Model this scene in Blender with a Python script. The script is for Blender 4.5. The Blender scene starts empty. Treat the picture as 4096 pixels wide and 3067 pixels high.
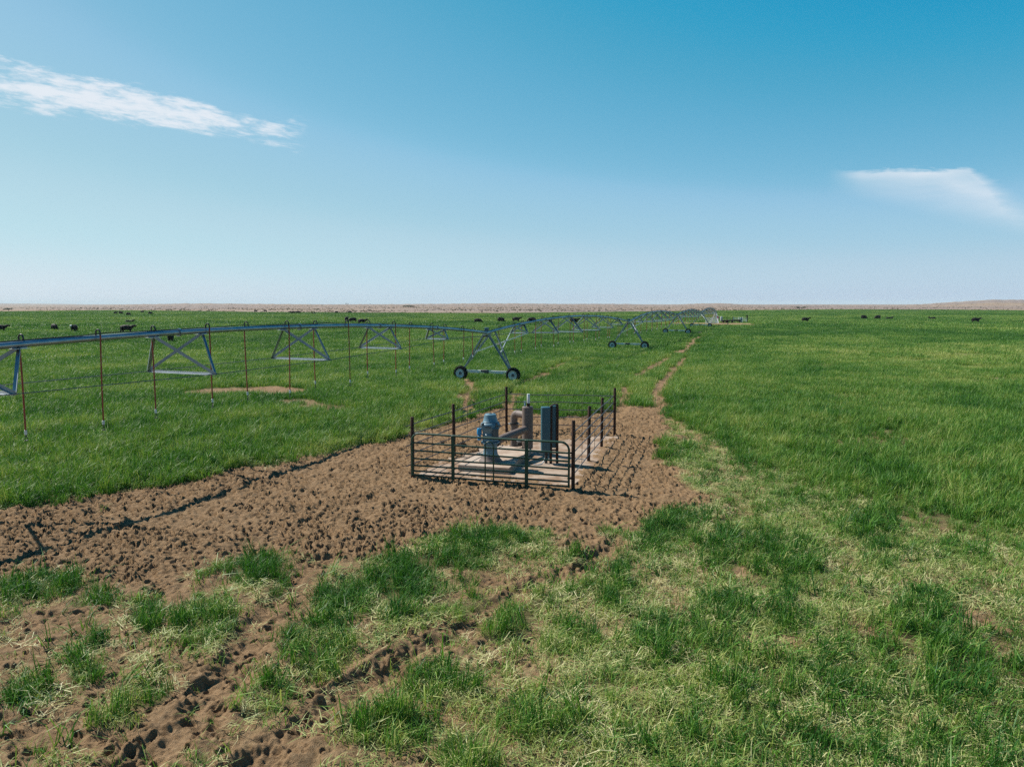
import bpy, bmesh, math, random
import numpy as np
from mathutils import Vector, Matrix, Quaternion, Euler

random.seed(7); RNG = np.random.default_rng(7)
S = bpy.context.scene
C = S.collection
R = math.radians

# ------------------------------------------------------------------ camera
CAM_H = 5.5
HOR = 1216.0                      # row of the true horizon in the 4096x3067 photograph
FPX = 2841.0                      # focal length in those pixels
PITCH = math.atan((1533.5 - HOR) / FPX)
cam = bpy.data.cameras.new('camera'); cam.sensor_width = 36.0; cam.lens = FPX / 4096 * 36.0
cam.clip_start = 0.1; cam.clip_end = 60000
cam_o = bpy.data.objects.new('camera', cam); C.objects.link(cam_o)
cam_o.location = (0, 0, CAM_H); cam_o.rotation_euler = (math.pi / 2 - PITCH, 0, 0)
S.camera = cam_o

# ------------------------------------------------------------------ sun, sky, exposure
SUN_TRAVEL = Vector((0.88, -0.47, -1.0)).normalized()     # from the fence-post and pipe shadows
SUN_DIR = -SUN_TRAVEL
SUN_EL = math.asin(SUN_DIR.z); SUN_AZ = math.atan2(SUN_DIR.x, SUN_DIR.y)
sun = bpy.data.lights.new('sun', 'SUN'); sun.energy = 5.0; sun.angle = R(0.53); sun.color = (1.0, 0.945, 0.86)
sun_o = bpy.data.objects.new('sun', sun); C.objects.link(sun_o)
sun_o.rotation_euler = SUN_TRAVEL.to_track_quat('-Z', 'Y').to_euler(); sun_o.location = (-40, 20, 60)

S.view_settings.view_transform = 'Standard'; S.view_settings.look = 'None'
S.view_settings.gamma = 1.0; S.view_settings.exposure = 0.60; S.view_settings.use_curve_mapping = False
S.render.engine = 'CYCLES'
S.cycles.max_bounces = 6; S.cycles.transparent_max_bounces = 8; S.cycles.volume_bounces = 0
S.cycles.use_denoising = False


def pdir(x, y):
    u = (x - 2048.0) / FPX; v = (1533.5 - y) / FPX
    return np.array([u, math.cos(PITCH) + v * math.sin(PITCH), -math.sin(PITCH) + v * math.cos(PITCH)])


def gpx(x, y, z=0.0):
    """photo pixel (4096 wide) -> point on the level z"""
    d = pdir(x, y); t = (z - CAM_H) / d[2]
    return np.array([d[0] * t, d[1] * t, z])


def g22(x, y, z=0.0):
    k = 4096 / 2212; return gpx(x * k, y * k, z)


def proj(x, y, z=0.0):
    """world -> photo pixel (4096 wide), numpy"""
    x = np.asarray(x, float); y = np.asarray(y, float)
    q = z - CAM_H
    dep = y * math.cos(PITCH) - q * math.sin(PITCH); up = y * math.sin(PITCH) + q * math.cos(PITCH)
    dep = np.maximum(dep, 0.8)
    return 2048 + FPX * x / dep, 1533.5 - FPX * up / dep


world = bpy.data.worlds.new('World'); S.world = world; world.use_nodes = True


def build_world():
    nt = world.node_tree; N = nt.nodes; L = nt.links
    N.clear()

    def m(op, a, b=None, c=None, clamp=False):
        n = N.new('ShaderNodeMath'); n.operation = op; n.use_clamp = clamp
        for i, v in enumerate((a, b, c)):
            if v is None: continue
            if isinstance(v, (int, float)): n.inputs[i].default_value = v
            else: L.new(v, n.inputs[i])
        return n.outputs[0]

    def maprange(v, a, b, c=0.0, d=1.0):
        n = N.new('ShaderNodeMapRange'); n.interpolation_type = 'SMOOTHSTEP'
        L.new(v, n.inputs[0])
        for i, k in enumerate((a, b, c, d)): n.inputs[i + 1].default_value = k
        return n.outputs[0]
    out = N.new('ShaderNodeOutputWorld'); bg = N.new('ShaderNodeBackground'); L.new(bg.outputs[0], out.inputs[0])
    sky = N.new('ShaderNodeTexSky'); sky.sky_type = 'NISHITA'; sky.sun_disc = False
    sky.sun_elevation = SUN_EL; sky.sun_rotation = SUN_AZ; sky.altitude = 900
    sky.air_density = 1.0; sky.dust_density = 0.8; sky.ozone_density = 2.0
    tint = N.new('ShaderNodeMix'); tint.data_type = 'RGBA'; tint.blend_type = 'MULTIPLY'; tint.inputs[0].default_value = 1.0
    L.new(sky.outputs[0], tint.inputs[6]); tint.inputs[7].default_value = SKY_TINT
    # the photograph's cyan rendering of a clear sky: one tone curve per channel, the same all round
    ssep = N.new('ShaderNodeSeparateColor'); L.new(tint.outputs[2], ssep.inputs[0])

    def curve(v, pts):
        n = N.new('ShaderNodeFloatCurve'); c = n.mapping.curves[0]; L.new(m('MULTIPLY', v, 0.09), n.inputs['Value'])
        while len(c.points) < len(pts): c.points.new(0.5, 0.5)
        for q, (a, b) in zip(c.points, pts): q.location = (a, b); q.handle_type = 'AUTO_CLAMPED'
        n.mapping.update(); return m('MULTIPLY', n.outputs[0], 10.0)
    cr = curve(ssep.outputs[0], [(0, 0.0), (0.10, 0.008), (0.12, 0.022), (0.142, 0.060), (0.167, 0.105), (0.215, 0.18), (0.245, 0.25), (0.329, 0.325), (0.391, 0.385), (0.509, 0.435), (0.757, 0.56), (1, 0.60)])
    cg = curve(ssep.outputs[1], [(0, 0.0), (0.15, 0.11), (0.20, 0.235), (0.227, 0.282), (0.264, 0.32), (0.305, 0.36), (0.383, 0.43), (0.417, 0.47), (0.531, 0.53), (0.634, 0.585), (0.827, 0.65), (1, 0.68)])
    cb_ = curve(ssep.outputs[1], [(0, 0.05), (0.15, 0.28), (0.20, 0.44), (0.227, 0.482), (0.264, 0.505), (0.305, 0.545), (0.383, 0.605), (0.417, 0.64), (0.531, 0.65), (0.634, 0.68), (0.827, 0.72), (1, 0.74)])
    scol = N.new('ShaderNodeCombineColor'); L.new(cr, scol.inputs[0]); L.new(cg, scol.inputs[1]); L.new(cb_, scol.inputs[2])
    # --- thin cirrus, laid out by compass direction and elevation
    tc = N.new('ShaderNodeTexCoord'); sep = N.new('ShaderNodeSeparateXYZ'); L.new(tc.outputs['Generated'], sep.inputs[0])
    X, Y, Z = sep.outputs
    ys = m('MAXIMUM', Y, 0.05)
    u = m('DIVIDE', X, ys); v = m('DIVIDE', Z, ys)
    front = maprange(Y, 0.1, 0.3)

    def local(px0, px1):
        a = pdir(*px0); b = pdir(*px1); a = a / a[1]; b = b / b[1]
        ax, az, bx, bz = a[0], a[2], b[0], b[2]
        ln = math.hypot(bx - ax, bz - az); cx, cz = (ax + bx) / 2, (az + bz) / 2; ex, ez = (bx - ax) / ln, (bz - az) / ln
        du = m('SUBTRACT', u, cx); dv = m('SUBTRACT', v, cz)
        s = m('ADD', m('MULTIPLY', du, ex), m('MULTIPLY', dv, ez))      # along
        t = m('SUBTRACT', m('MULTIPLY', dv, ex), m('MULTIPLY', du, ez)) # across (up)
        return s, t, ln

    def noise(s, t, fs, ft, seed, detail=7.0, rough=0.62, dist=0.4):
        cb = N.new('ShaderNodeCombineXYZ'); L.new(m('MULTIPLY', s, fs), cb.inputs[0]); L.new(m('MULTIPLY', t, ft), cb.inputs[1])
        cb.inputs[2].default_value = seed
        n = N.new('ShaderNodeTexNoise'); n.inputs['Scale'].default_value = 1.0; n.inputs['Detail'].default_value = detail
        n.inputs['Roughness'].default_value = rough; n.inputs['Distortion'].default_value = dist
        L.new(cb.outputs[0], n.inputs['Vector']); return n.outputs[0]
    # cloud on the left: a long streak, thick in its right half, shredded at its upper left
    s, t, ln = local((-120, 296), (1215, 535))
    sn = m('DIVIDE', s, ln)                                             # -0.5 .. 0.5
    env = m('SUBTRACT', 1.0, m('POWER', m('ABSOLUTE', m('DIVIDE', sn, 0.53)), 3.0), clamp=True)
    low = m('SUBTRACT', 1.0, m('POWER', m('ABSOLUTE', m('DIVIDE', m('ADD', t, 0.004), m('MULTIPLY_ADD', sn, -0.019, 0.0275))), 1.7))
    w = m('MULTIPLY', low, env)
    n1 = noise(s, t, 11, 60, 3.1); n1b = noise(s, t, 42, 190, 9.4, 6.0)
    c1 = m('ADD', m('MULTIPLY_ADD', m('SUBTRACT', n1, 0.5), 3.0, w), m('MULTIPLY', m('SUBTRACT', n1b, 0.5), 1.7))
    c1 = m('MULTIPLY', maprange(c1, 0.0, 1.15), maprange(m('MULTIPLY_ADD', low, 1.0, 1.1), 0.0, 0.6))
    c1 = m('MULTIPLY', c1, maprange(env, 0.0, 0.35))
    # cloud on the right: crisp top edge, veil trailing to the lower right
    s2, t2, ln2 = local((3380, 690), (3960, 672))
    sn2 = m('DIVIDE', s2, ln2)
    n2 = noise(s2, t2, 16, 90, 6.3); n2b = noise(s2, t2, 7, 38, 2.2, 6.0, 0.6)
    drop = m('MULTIPLY', m('MAXIMUM', m('SUBTRACT', sn2, 0.36), 0.0), 0.115)
    tt = m('ADD', t2, drop)                                             # height above the (sinking) top edge
    soft = m('MULTIPLY_ADD', drop, 0.9, 0.008)
    top = m('DIVIDE', m('SUBTRACT', m('MULTIPLY', m('SUBTRACT', n2, 0.5), 0.034), m('SUBTRACT', tt, 0.004)), soft, clamp=True)
    bot = m('MULTIPLY_ADD', m('MAXIMUM', m('ADD', sn2, 0.5), 0.0), -0.050, -0.026)
    under = maprange(m('SUBTRACT', t2, bot), -0.012, 0.026)
    core = m('DIVIDE', m('ADD', t2, m('MULTIPLY_ADD', m('MAXIMUM', m('SUBTRACT', sn2, 0.12), 0.0), 0.082, 0.006)), 0.018)
    core = m('POWER', 2.718, m('MULTIPLY', m('MULTIPLY', core, core), -1.0))
    core = m('MULTIPLY', core, maprange(sn2, -0.55, 0.25))
    edge = m('MULTIPLY', maprange(tt, -0.014, -0.002), m('MULTIPLY', maprange(sn2, -0.62, -0.35), maprange(sn2, 0.62, 0.40)))
    ends = m('MULTIPLY', maprange(sn2, -0.66, -0.36), maprange(sn2, 1.5, 0.95))
    c2 = m('MULTIPLY', m('MULTIPLY', top, under), m('ADD', m('ADD', 0.30, m('MULTIPLY', core, 0.30)), m('MULTIPLY', edge, 0.22)))
    c2 = m('MULTIPLY', m('MULTIPLY', c2, ends), m('MULTIPLY_ADD', n2b, 0.9, m('MULTIPLY_ADD', n2, 0.5, 0.30)), clamp=True)
    cl = m('MULTIPLY', m('MAXIMUM', c1, c2), front, clamp=True)
    mix = N.new('ShaderNodeMix'); mix.data_type = 'RGBA'; L.new(m('MULTIPLY', cl, 0.93), mix.inputs[0])
    L.new(scol.outputs[0], mix.inputs[6]); mix.inputs[7].default_value = CLOUD
    L.new(mix.outputs[2], bg.inputs[0]); bg.inputs[1].default_value = SKY_STRENGTH


SKY_STRENGTH = 0.077
SKY_TINT = (0.92, 1.06, 0.98, 1)
CLOUD = (6.9, 7.35, 7.9, 1)
build_world()


# ================================================================== helpers
def mat(name, build):
    M = bpy.data.materials.new(name); M.use_nodes = True
    nt = M.node_tree; nt.nodes.clear()
    out = nt.nodes.new('ShaderNodeOutputMaterial')
    sh = build(nt); nt.links.new(sh, out.inputs[0])
    return M


class NB:
    """small node helper"""
    def __init__(s, nt): s.nt = nt; s.N = nt.nodes; s.L = nt.links

    def put(s, sock, v):
        if isinstance(v, (int, float)): sock.default_value = v
        elif isinstance(v, (tuple, list)): sock.default_value = (*v, 1) if len(v) == 3 and sock.type == 'RGBA' else v
        else: s.L.new(v, sock)

    def math(s, op, a, b=0.0, clamp=False):
        n = s.N.new('ShaderNodeMath'); n.operation = op; n.use_clamp = clamp
        s.put(n.inputs[0], a); s.put(n.inputs[1], b); return n.outputs[0]

    def mix(s, f, a, b, mode='MIX'):
        n = s.N.new('ShaderNodeMix'); n.data_type = 'RGBA'; n.blend_type = mode
        s.put(n.inputs[0], f); s.put(n.inputs[6], a); s.put(n.inputs[7], b); return n.outputs[2]

    def noise(s, scale, detail=4.0, rough=0.55, vec=None, dist=0.0):
        n = s.N.new('ShaderNodeTexNoise'); n.inputs['Scale'].default_value = scale; n.inputs['Detail'].default_value = detail
        n.inputs['Roughness'].default_value = rough; n.inputs['Distortion'].default_value = dist
        if vec is not None: s.L.new(vec, n.inputs['Vector'])
        return n.outputs[0]

    def ramp(s, f, stops):
        n = s.N.new('ShaderNodeValToRGB'); s.L.new(f, n.inputs[0]); e = n.color_ramp.elements
        while len(e) < len(stops): e.new(0.5)
        for el, (p, c) in zip(e, stops): el.position = p; el.color = (*c, 1) if len(c) == 3 else c
        return n.outputs[0]

    def rng(s, v, a, b, c=0.0, d=1.0, smooth=True):
        n = s.N.new('ShaderNodeMapRange'); n.interpolation_type = 'SMOOTHSTEP' if smooth else 'LINEAR'
        s.L.new(v, n.inputs[0])
        for i, k in enumerate((a, b, c, d)): s.put(n.inputs[i + 1], k)
        return n.outputs[0]

    def attr(s, name, kind='GEOMETRY'):
        n = s.N.new('ShaderNodeAttribute'); n.attribute_name = name; n.attribute_type = kind; return n

    def pos(s):
        return s.N.new('ShaderNodeNewGeometry').outputs['Position']

    def obj(s):
        return s.N.new('ShaderNodeTexCoord').outputs['Object']

    def bump(s, h, strength=0.3, dist=0.02):
        n = s.N.new('ShaderNodeBump'); n.inputs['Strength'].default_value = strength; n.inputs['Distance'].default_value = dist
        s.L.new(h, n.inputs['Height']); return n.outputs[0]

    def pbr(s, col, rough=0.6, metal=0.0, spec=0.5, normal=None):
        n = s.N.new('ShaderNodeBsdfPrincipled'); s.put(n.inputs['Base Color'], col); s.put(n.inputs['Roughness'], rough)
        s.put(n.inputs['Metallic'], metal); n.inputs['Specular IOR Level'].default_value = spec
        if normal is not None: s.L.new(normal, n.inputs['Normal'])
        return n.outputs[0]


def worn(name, a, b, scale=6.0, rough=0.6, metal=0.0, spec=0.5, lo=0.4, hi=0.65, bump=0.15, bscale=60):
    """paint or metal with blotches of a second colour and fine relief"""
    def f(nt):
        k = NB(nt); p = k.obj()
        n = k.noise(scale, 6, 0.65, p); col = k.mix(k.rng(n, lo, hi), a, b)
        g = k.noise(bscale, 3, 0.6, p)
        col = k.mix(0.25, col, k.mix(g, (0.5, 0.5, 0.5), (1.5, 1.5, 1.5)), 'MULTIPLY')
        return k.pbr(col, k.math('MULTIPLY_ADD', n, 0.0) if False else rough, metal, spec, k.bump(g, bump, 0.004))
    return mat(name, f)


M = {}
M['galv'] = worn('galvanised_steel', (0.24, 0.31, 0.34), (0.36, 0.41, 0.43), 3.0, 0.36, 0.75, 0.5, 0.35, 0.7, 0.08)
M['galv_bright'] = worn('galvanised_plate', (0.55, 0.58, 0.60), (0.66, 0.68, 0.68), 5.0, 0.42, 0.6, 0.5, 0.35, 0.7, 0.08)
M['strut'] = worn('galvanised_angle', (0.20, 0.255, 0.28), (0.32, 0.37, 0.39), 4.0, 0.42, 0.7, 0.5, 0.35, 0.7, 0.08)
M['rod'] = worn('dull_rod', (0.10, 0.12, 0.12), (0.17, 0.19, 0.19), 4.0, 0.55, 0.3)
M['black'] = worn('black_plastic', (0.012, 0.012, 0.013), (0.022, 0.022, 0.023), 12, 0.5)
M['hose'] = worn('red_brown_hose', (0.30, 0.048, 0.026), (0.20, 0.034, 0.020), 5, 0.55)
M['white_plastic'] = worn('white_plastic', (0.66, 0.67, 0.66), (0.55, 0.56, 0.54), 9, 0.5)
M['tyre'] = worn('dusty_rubber', (0.012, 0.012, 0.012), (0.05, 0.042, 0.034), 3.0, 0.8, 0, 0.2, 0.5, 0.8, 0.2)
M['rim'] = worn('rim_steel', (0.40, 0.50, 0.53), (0.30, 0.34, 0.34), 4.0, 0.5, 0.1)
M['motor_grey'] = worn('dark_gear_paint', (0.05, 0.055, 0.06), (0.09, 0.085, 0.08), 6, 0.55)
M['gate_green'] = worn('green_gate_paint', (0.004, 0.045, 0.021), (0.008, 0.028, 0.015), 5, 0.5, 0, 0.5, 0.45, 0.75)
M['rust'] = worn('rusted_pipe', (0.060, 0.024, 0.013), (0.022, 0.012, 0.009), 8, 0.8, 0.0, 0.3, 0.35, 0.7, 0.4, 90)
M['rust_rod'] = worn('weathered_rod', (0.13, 0.125, 0.13), (0.06, 0.045, 0.04), 4, 0.5, 0.5, 0.5, 0.4, 0.75)
M['stay'] = worn('rusty_wire', (0.08, 0.035, 0.02), (0.035, 0.022, 0.016), 10, 0.8)
M['pump_grey'] = worn('grey_green_paint', (0.095, 0.185, 0.235), (0.065, 0.125, 0.16), 5, 0.42, 0, 0.5, 0.45, 0.75)
M['pump_dark'] = worn('dark_grey_paint', (0.055, 0.07, 0.08), (0.075, 0.085, 0.09), 5, 0.5)
M['blue'] = worn('bright_blue_paint', (0.012, 0.23, 0.46), (0.010, 0.17, 0.36), 7, 0.4, 0, 0.5, 0.5, 0.8)
M['brown_pipe'] = worn('dusty_brown_pipe', (0.130, 0.098, 0.085), (0.170, 0.127, 0.104), 3.0, 0.62, 0, 0.4, 0.4, 0.7, 0.25)
M['cabinet'] = worn('teal_grey_cabinet', (0.022, 0.085, 0.115), (0.035, 0.095, 0.12), 2.5, 0.42, 0, 0.5, 0.4, 0.8)
M['concrete'] = worn('dusty_concrete', (0.40, 0.325, 0.26), (0.30, 0.22, 0.165), 1.6, 0.9, 0, 0.2, 0.42, 0.66, 0.5, 30)
M['slab'] = worn('sandy_slab', (0.33, 0.255, 0.195), (0.205, 0.13, 0.08), 1.3, 0.92, 0, 0.2, 0.42, 0.60, 0.5, 35)
M['white_paint'] = worn('white_paint', (0.78, 0.78, 0.76), (0.62, 0.61, 0.57), 2.5, 0.5, 0, 0.4, 0.5, 0.8)
M['red'] = worn('red_paint', (0.50, 0.025, 0.02), (0.38, 0.02, 0.02), 4, 0.45)
M['grey_box'] = worn('pale_grey_paint', (0.38, 0.41, 0.42), (0.30, 0.32, 0.32), 4, 0.5)
M['dark_steel'] = worn('dark_steel', (0.020, 0.017, 0.016), (0.035, 0.026, 0.022), 4, 0.7)
M['cow_black'] = worn('black_hide', (0.007, 0.0055, 0.005), (0.014, 0.010, 0.008), 6, 0.75, 0, 0.25)
M['cow_white'] = worn('white_hide', (0.68, 0.66, 0.62), (0.5, 0.47, 0.43), 6, 0.8, 0, 0.2)
M['bark'] = worn('grey_bark', (0.09, 0.07, 0.055), (0.06, 0.048, 0.04), 8, 0.9)


class MB:
    def __init__(s): s.v = []; s.f = []

    def add(s, vs, fs):
        o = len(s.v); s.v.extend([tuple(map(float, q)) for q in vs]); s.f.extend([tuple(i + o for i in q) for q in fs]); return s

    def box(s, c, h, rz=0.0, bev=0.0):
        """centre, full size, rotation about z; bev chamfers the vertical and top edges"""
        hx, hy, hz = h[0] / 2, h[1] / 2, h[2] / 2
        if bev > 0:
            b = bev; ring = [(-hx + b, -hy), (hx - b, -hy), (hx, -hy + b), (hx, hy - b), (hx - b, hy), (-hx + b, hy), (-hx, hy - b), (-hx, -hy + b)]
            k = lambda p, q: (p[0] * (1 - q / hx), p[1] * (1 - q / hy))
            lv = [[(*k(p, b), -hz) for p in ring], [(*p, -hz + b) for p in ring], [(*p, hz - b) for p in ring], [(*k(p, b), hz) for p in ring]]
            vs = sum(lv, []); fs = [tuple(range(7, -1, -1)), tuple(24 + i for i in range(8))]
            for r in range(3):
                for i in range(8): j = (i + 1) % 8; fs.append((r * 8 + i, r * 8 + j, r * 8 + 8 + j, r * 8 + 8 + i))
        else:
            vs = [(a, b, q) for q in (-hz, hz) for b in (-hy, hy) for a in (-hx, hx)]
            fs = [(0, 2, 3, 1), (4, 5, 7, 6), (0, 1, 5, 4), (2, 6, 7, 3), (0, 4, 6, 2), (1, 3, 7, 5)]
        cs, sn = math.cos(rz), math.sin(rz)
        return s.add([(c[0] + x * cs - y * sn, c[1] + x * sn + y * cs, c[2] + z) for x, y, z in vs], fs)

    def tube(s, pts, r, n=8, cap=True, closed=False):
        """swept tube through points; r a number or a list"""
        P = [Vector(p) for p in pts]; m = len(P); rr = r if isinstance(r, (list, tuple)) else [r] * m
        T = []
        for i in range(m):
            if closed: t = P[(i + 1) % m] - P[i - 1]
            else: t = P[min(i + 1, m - 1)] - P[max(i - 1, 0)]
            T.append(t.normalized())
        up = Vector((0, 0, 1)) if abs(T[0].z) < 0.9 else Vector((1, 0, 0))
        nrm = (up - T[0] * up.dot(T[0])).normalized(); vs = []
        for i in range(m):
            nrm = (nrm - T[i] * nrm.dot(T[i])).normalized(); b = T[i].cross(nrm)
            for k in range(n):
                a = 2 * math.pi * k / n; vs.append(P[i] + (nrm * math.cos(a) + b * math.sin(a)) * rr[i])
        fs = []
        for i in range(m if closed else m - 1):
            for k in range(n):
                a = i * n + k; b2 = i * n + (k + 1) % n; j = ((i + 1) % m) * n
                fs.append((a, b2, j + (k + 1) % n, j + k))
        if cap and not closed: fs += [tuple(range(n - 1, -1, -1)), tuple((m - 1) * n + k for k in range(n))]
        return s.add(vs, fs)

    def lathe(s, prof, n=24, c=(0, 0, 0), axis='Z', cap=True):
        """profile of (radius, height)"""
        vs = []
        for r, h in prof:
            for k in range(n):
                a = 2 * math.pi * k / n; x, y = r * math.cos(a), r * math.sin(a)
                q = (x, y, h) if axis == 'Z' else (x, h, y)
                vs.append((q[0] + c[0], q[1] + c[1], q[2] + c[2]))
        fs = []
        for i in range(len(prof) - 1):
            for k in range(n):
                q = (i * n + k, i * n + (k + 1) % n, (i + 1) * n + (k + 1) % n, (i + 1) * n + k)
                fs.append(q if axis == 'Z' else q[::-1])
        m = len(prof)
        if cap and prof[0][0] > 1e-4: fs.append(tuple(range(n - 1, -1, -1)) if axis == 'Z' else tuple(range(n)))
        if cap and prof[-1][0] > 1e-4: fs.append(tuple((m - 1) * n + k for k in range(n)) if axis == 'Z' else tuple((m - 1) * n + k for k in range(n - 1, -1, -1)))
        return s.add(vs, fs)

    def mesh(s, name, smooth=False):
        me = bpy.data.meshes.new(name); me.from_pydata(s.v, [], s.f); me.update()
        if smooth:
            me.polygons.foreach_set('use_smooth', [True] * len(me.polygons))
            if smooth != 'all':
                try: me.set_sharp_from_angle(angle=R(38))
                except Exception: pass
        return me


def obj(name, me, m=None, parent=None, loc=(0, 0, 0), rot=None, scale=None):
    if isinstance(me, MB): me = me.mesh(name, True)
    o = bpy.data.objects.new(name, me); C.objects.link(o)
    if m is not None and len(me.materials) == 0: me.materials.append(M[m] if isinstance(m, str) else m)
    o.location = Vector(loc)
    if rot is not None:
        if isinstance(rot, Quaternion): o.rotation_mode = 'QUATERNION'; o.rotation_quaternion = rot
        else: o.rotation_euler = rot
    if scale is not None: o.scale = scale
    if parent is not None: o.parent = parent
    return o


def thing(name, label, cat, loc, rz=0.0, group=None):
    o = bpy.data.objects.new(name, None); C.objects.link(o); o.location = Vector(loc); o.rotation_euler = (0, 0, rz)
    o.empty_display_size = 0.3
    return tag(o, label, cat, group)


def tag(o, label, cat, group=None):
    o['label'] = label; o['category'] = cat
    if group: o['group'] = group
    return o


def kind(o, k): o['kind'] = k; return o


# ------------------------------------------------------------------ noise in numpy
def vnoise(x, y, seed=0):
    xi = np.floor(x).astype(np.int64); yi = np.floor(y).astype(np.int64); fx = x - xi; fy = y - yi
    fx = fx * fx * (3 - 2 * fx); fy = fy * fy * (3 - 2 * fy)

    def h(a, b):
        n = (a * 374761393 + b * 668265263 + seed * 974634777) & 0xffffffff
        n = ((n ^ (n >> 13)) * 1274126177) & 0xffffffff
        n = n ^ (n >> 16); return (n & 0xffff) / 65535.0
    a = h(xi, yi); b = h(xi + 1, yi); c = h(xi, yi + 1); d = h(xi + 1, yi + 1)
    return (a * (1 - fx) + b * fx) * (1 - fy) + (c * (1 - fx) + d * fx) * fy


def fbm(x, y, sc, octv=4, seed=0, gain=0.5):
    x = np.asarray(x, float) / sc; y = np.asarray(y, float) / sc; t = 0; a = 1.0; w = 0
    for i in range(octv):
        t = t + a * vnoise(x + 17.3 * i, y - 9.1 * i, seed + i); w += a; a *= gain; x = x * 2.03; y = y * 2.03
    return t / w


def sst(a, b, x):
    t = np.clip((x - a) / (b - a), 0, 1); return t * t * (3 - 2 * t)


def poly_sd(x, y, poly):
    """signed distance to a polygon, negative inside"""
    P = np.asarray(poly)[:, :2]; d = np.full(x.shape, 1e9); ins = np.zeros(x.shape, bool)
    for i in range(len(P)):
        a = P[i - 1]; b = P[i]; e = b - a; wx = x - a[0]; wy = y - a[1]
        t = np.clip((wx * e[0] + wy * e[1]) / (e @ e), 0, 1)
        d = np.minimum(d, (wx - t * e[0]) ** 2 + (wy - t * e[1]) ** 2)
        c = ((a[1] <= y) & (b[1] > y)) | ((b[1] <= y) & (a[1] > y))
        ins ^= c & (x < a[0] + (y - a[1]) / (e[1] if e[1] != 0 else 1e-9) * e[0])
    d = np.sqrt(d); return np.where(ins, -d, d)


def line_d(x, y, pts):
    P = np.asarray(pts)[:, :2]; d = np.full(np.shape(x), 1e9)
    for i in range(len(P) - 1):
        a, b = P[i], P[i + 1]; e = b - a; wx = x - a[0]; wy = y - a[1]
        t = np.clip((wx * e[0] + wy * e[1]) / (e @ e), 0, 1)
        d = np.minimum(d, (wx - t * e[0]) ** 2 + (wy - t * e[1]) ** 2)
    return np.sqrt(d)


# ================================================================== layout of the place
T1 = np.array([-1.8, 50.6]); T2 = np.array([14.6, 89.0]); T3 = np.array([30.2, 130.5]); T4 = np.array([44.0, 166.0]); PV = np.array([59.3, 207.6])
T0 = T1 - 48.9 * np.array([math.sin(R(20.5)), math.cos(R(20.5))])

P1 = gpx(1650, 1905); P3 = gpx(2026, 1731); P4 = gpx(2458, 1740); P5 = gpx(2406, 1790); P6 = gpx(2354, 1847); P7 = gpx(2292, 1958)


def on_line(px, A, B):
    """point of the ground line A-B that stands at photo column px (seen at ground level)"""
    A = np.asarray(A); B = np.asarray(B); lo, hi = -0.3, 1.3
    f = lambda t: proj(*(A + (B - A) * t)[:2])[0] - px
    for _ in range(50):
        mid = (lo + hi) / 2
        if f(lo) * f(mid) <= 0: hi = mid
        else: lo = mid
    return A + (B - A) * (lo + hi) / 2


P2 = on_line(1817, P1, P3)

DIRT = [g22(*p) for p in [(-500, 1150), (-100, 1108), (0, 1100), (130, 1085), (250, 1068), (400, 1046), (500, 1022), (600, 1002), (700, 984), (800, 964), (880, 946),
        (905, 936), (960, 922), (1010, 905), (1060, 886), (1100, 884), (1200, 905), (1260, 897), (1335, 890), (1352, 882), (1425, 876), (1475, 869), (1478, 873), (1440, 888), (1428, 930), (1432, 965),
        (1446, 1000), (1465, 1040), (1520, 1085), (1545, 1105), (1480, 1108), (1420, 1112), (1400, 1150), (1330, 1155), (1250, 1190), (1180, 1150), (1100, 1135), (1000, 1145), (930, 1168), (830, 1196), (700, 1212),
        (640, 1185), (560, 1190), (470, 1215), (400, 1232), (330, 1262), (210, 1250), (150, 1228), (0, 1244), (-200, 1290), (-700, 1330)]]
# tracks: (points, half width, how bare)
TRACKS = [([g22(*p) for p in [(1330, 900), (1345, 880), (1347, 858), (1354, 838)]], 0.46, 1.0),
          ([g22(*p) for p in [(1372, 815), (1400, 800), (1430, 780), (1470, 755), (1500, 732), (1520, 718)]], 0.58, 1.0),
          ([g22(*p) for p in [(1424, 880), (1418, 866), (1416, 852), (1428, 830), (1450, 808), (1485, 765), (1515, 728), (1535, 706)]], 0.50, 1.0),
          ([g22(*p) for p in [(1005, 900), (1008, 872), (1012, 850), (1018, 826), (990, 817), (940, 815)]], 0.50, 1.0),
          ([g22(*p) for p in [(1100, 890), (1106, 868), (1112, 850)]], 0.50, 1.0),
          ([g22(*p) for p in [(1110, 826), (1145, 823), (1168, 815), (1178, 806)]], 0.65, 1.0),
          ([g22(*p) for p in [(1185, 800), (1215, 785), (1248, 776)]], 0.55, 0.8),
          ([g22(*p) for p in [(1440, 908), (1475, 935), (1520, 960), (1560, 1000), (1585, 1040), (1620, 1090), (1600, 1130)]], 0.50, 0.75),
          ([g22(*p) for p in [(450, 848), (480, 845), (530, 842), (570, 842), (605, 846)]], 1.7, 1.0),
          ([g22(*p) for p in [(640, 868), (680, 880), (735, 888)]], 1.2, 0.6),
          ([g22(*p) for p in [(1530, 702), (1545, 700), (1500, 708)]], 0.9, 0.8)]
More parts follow.
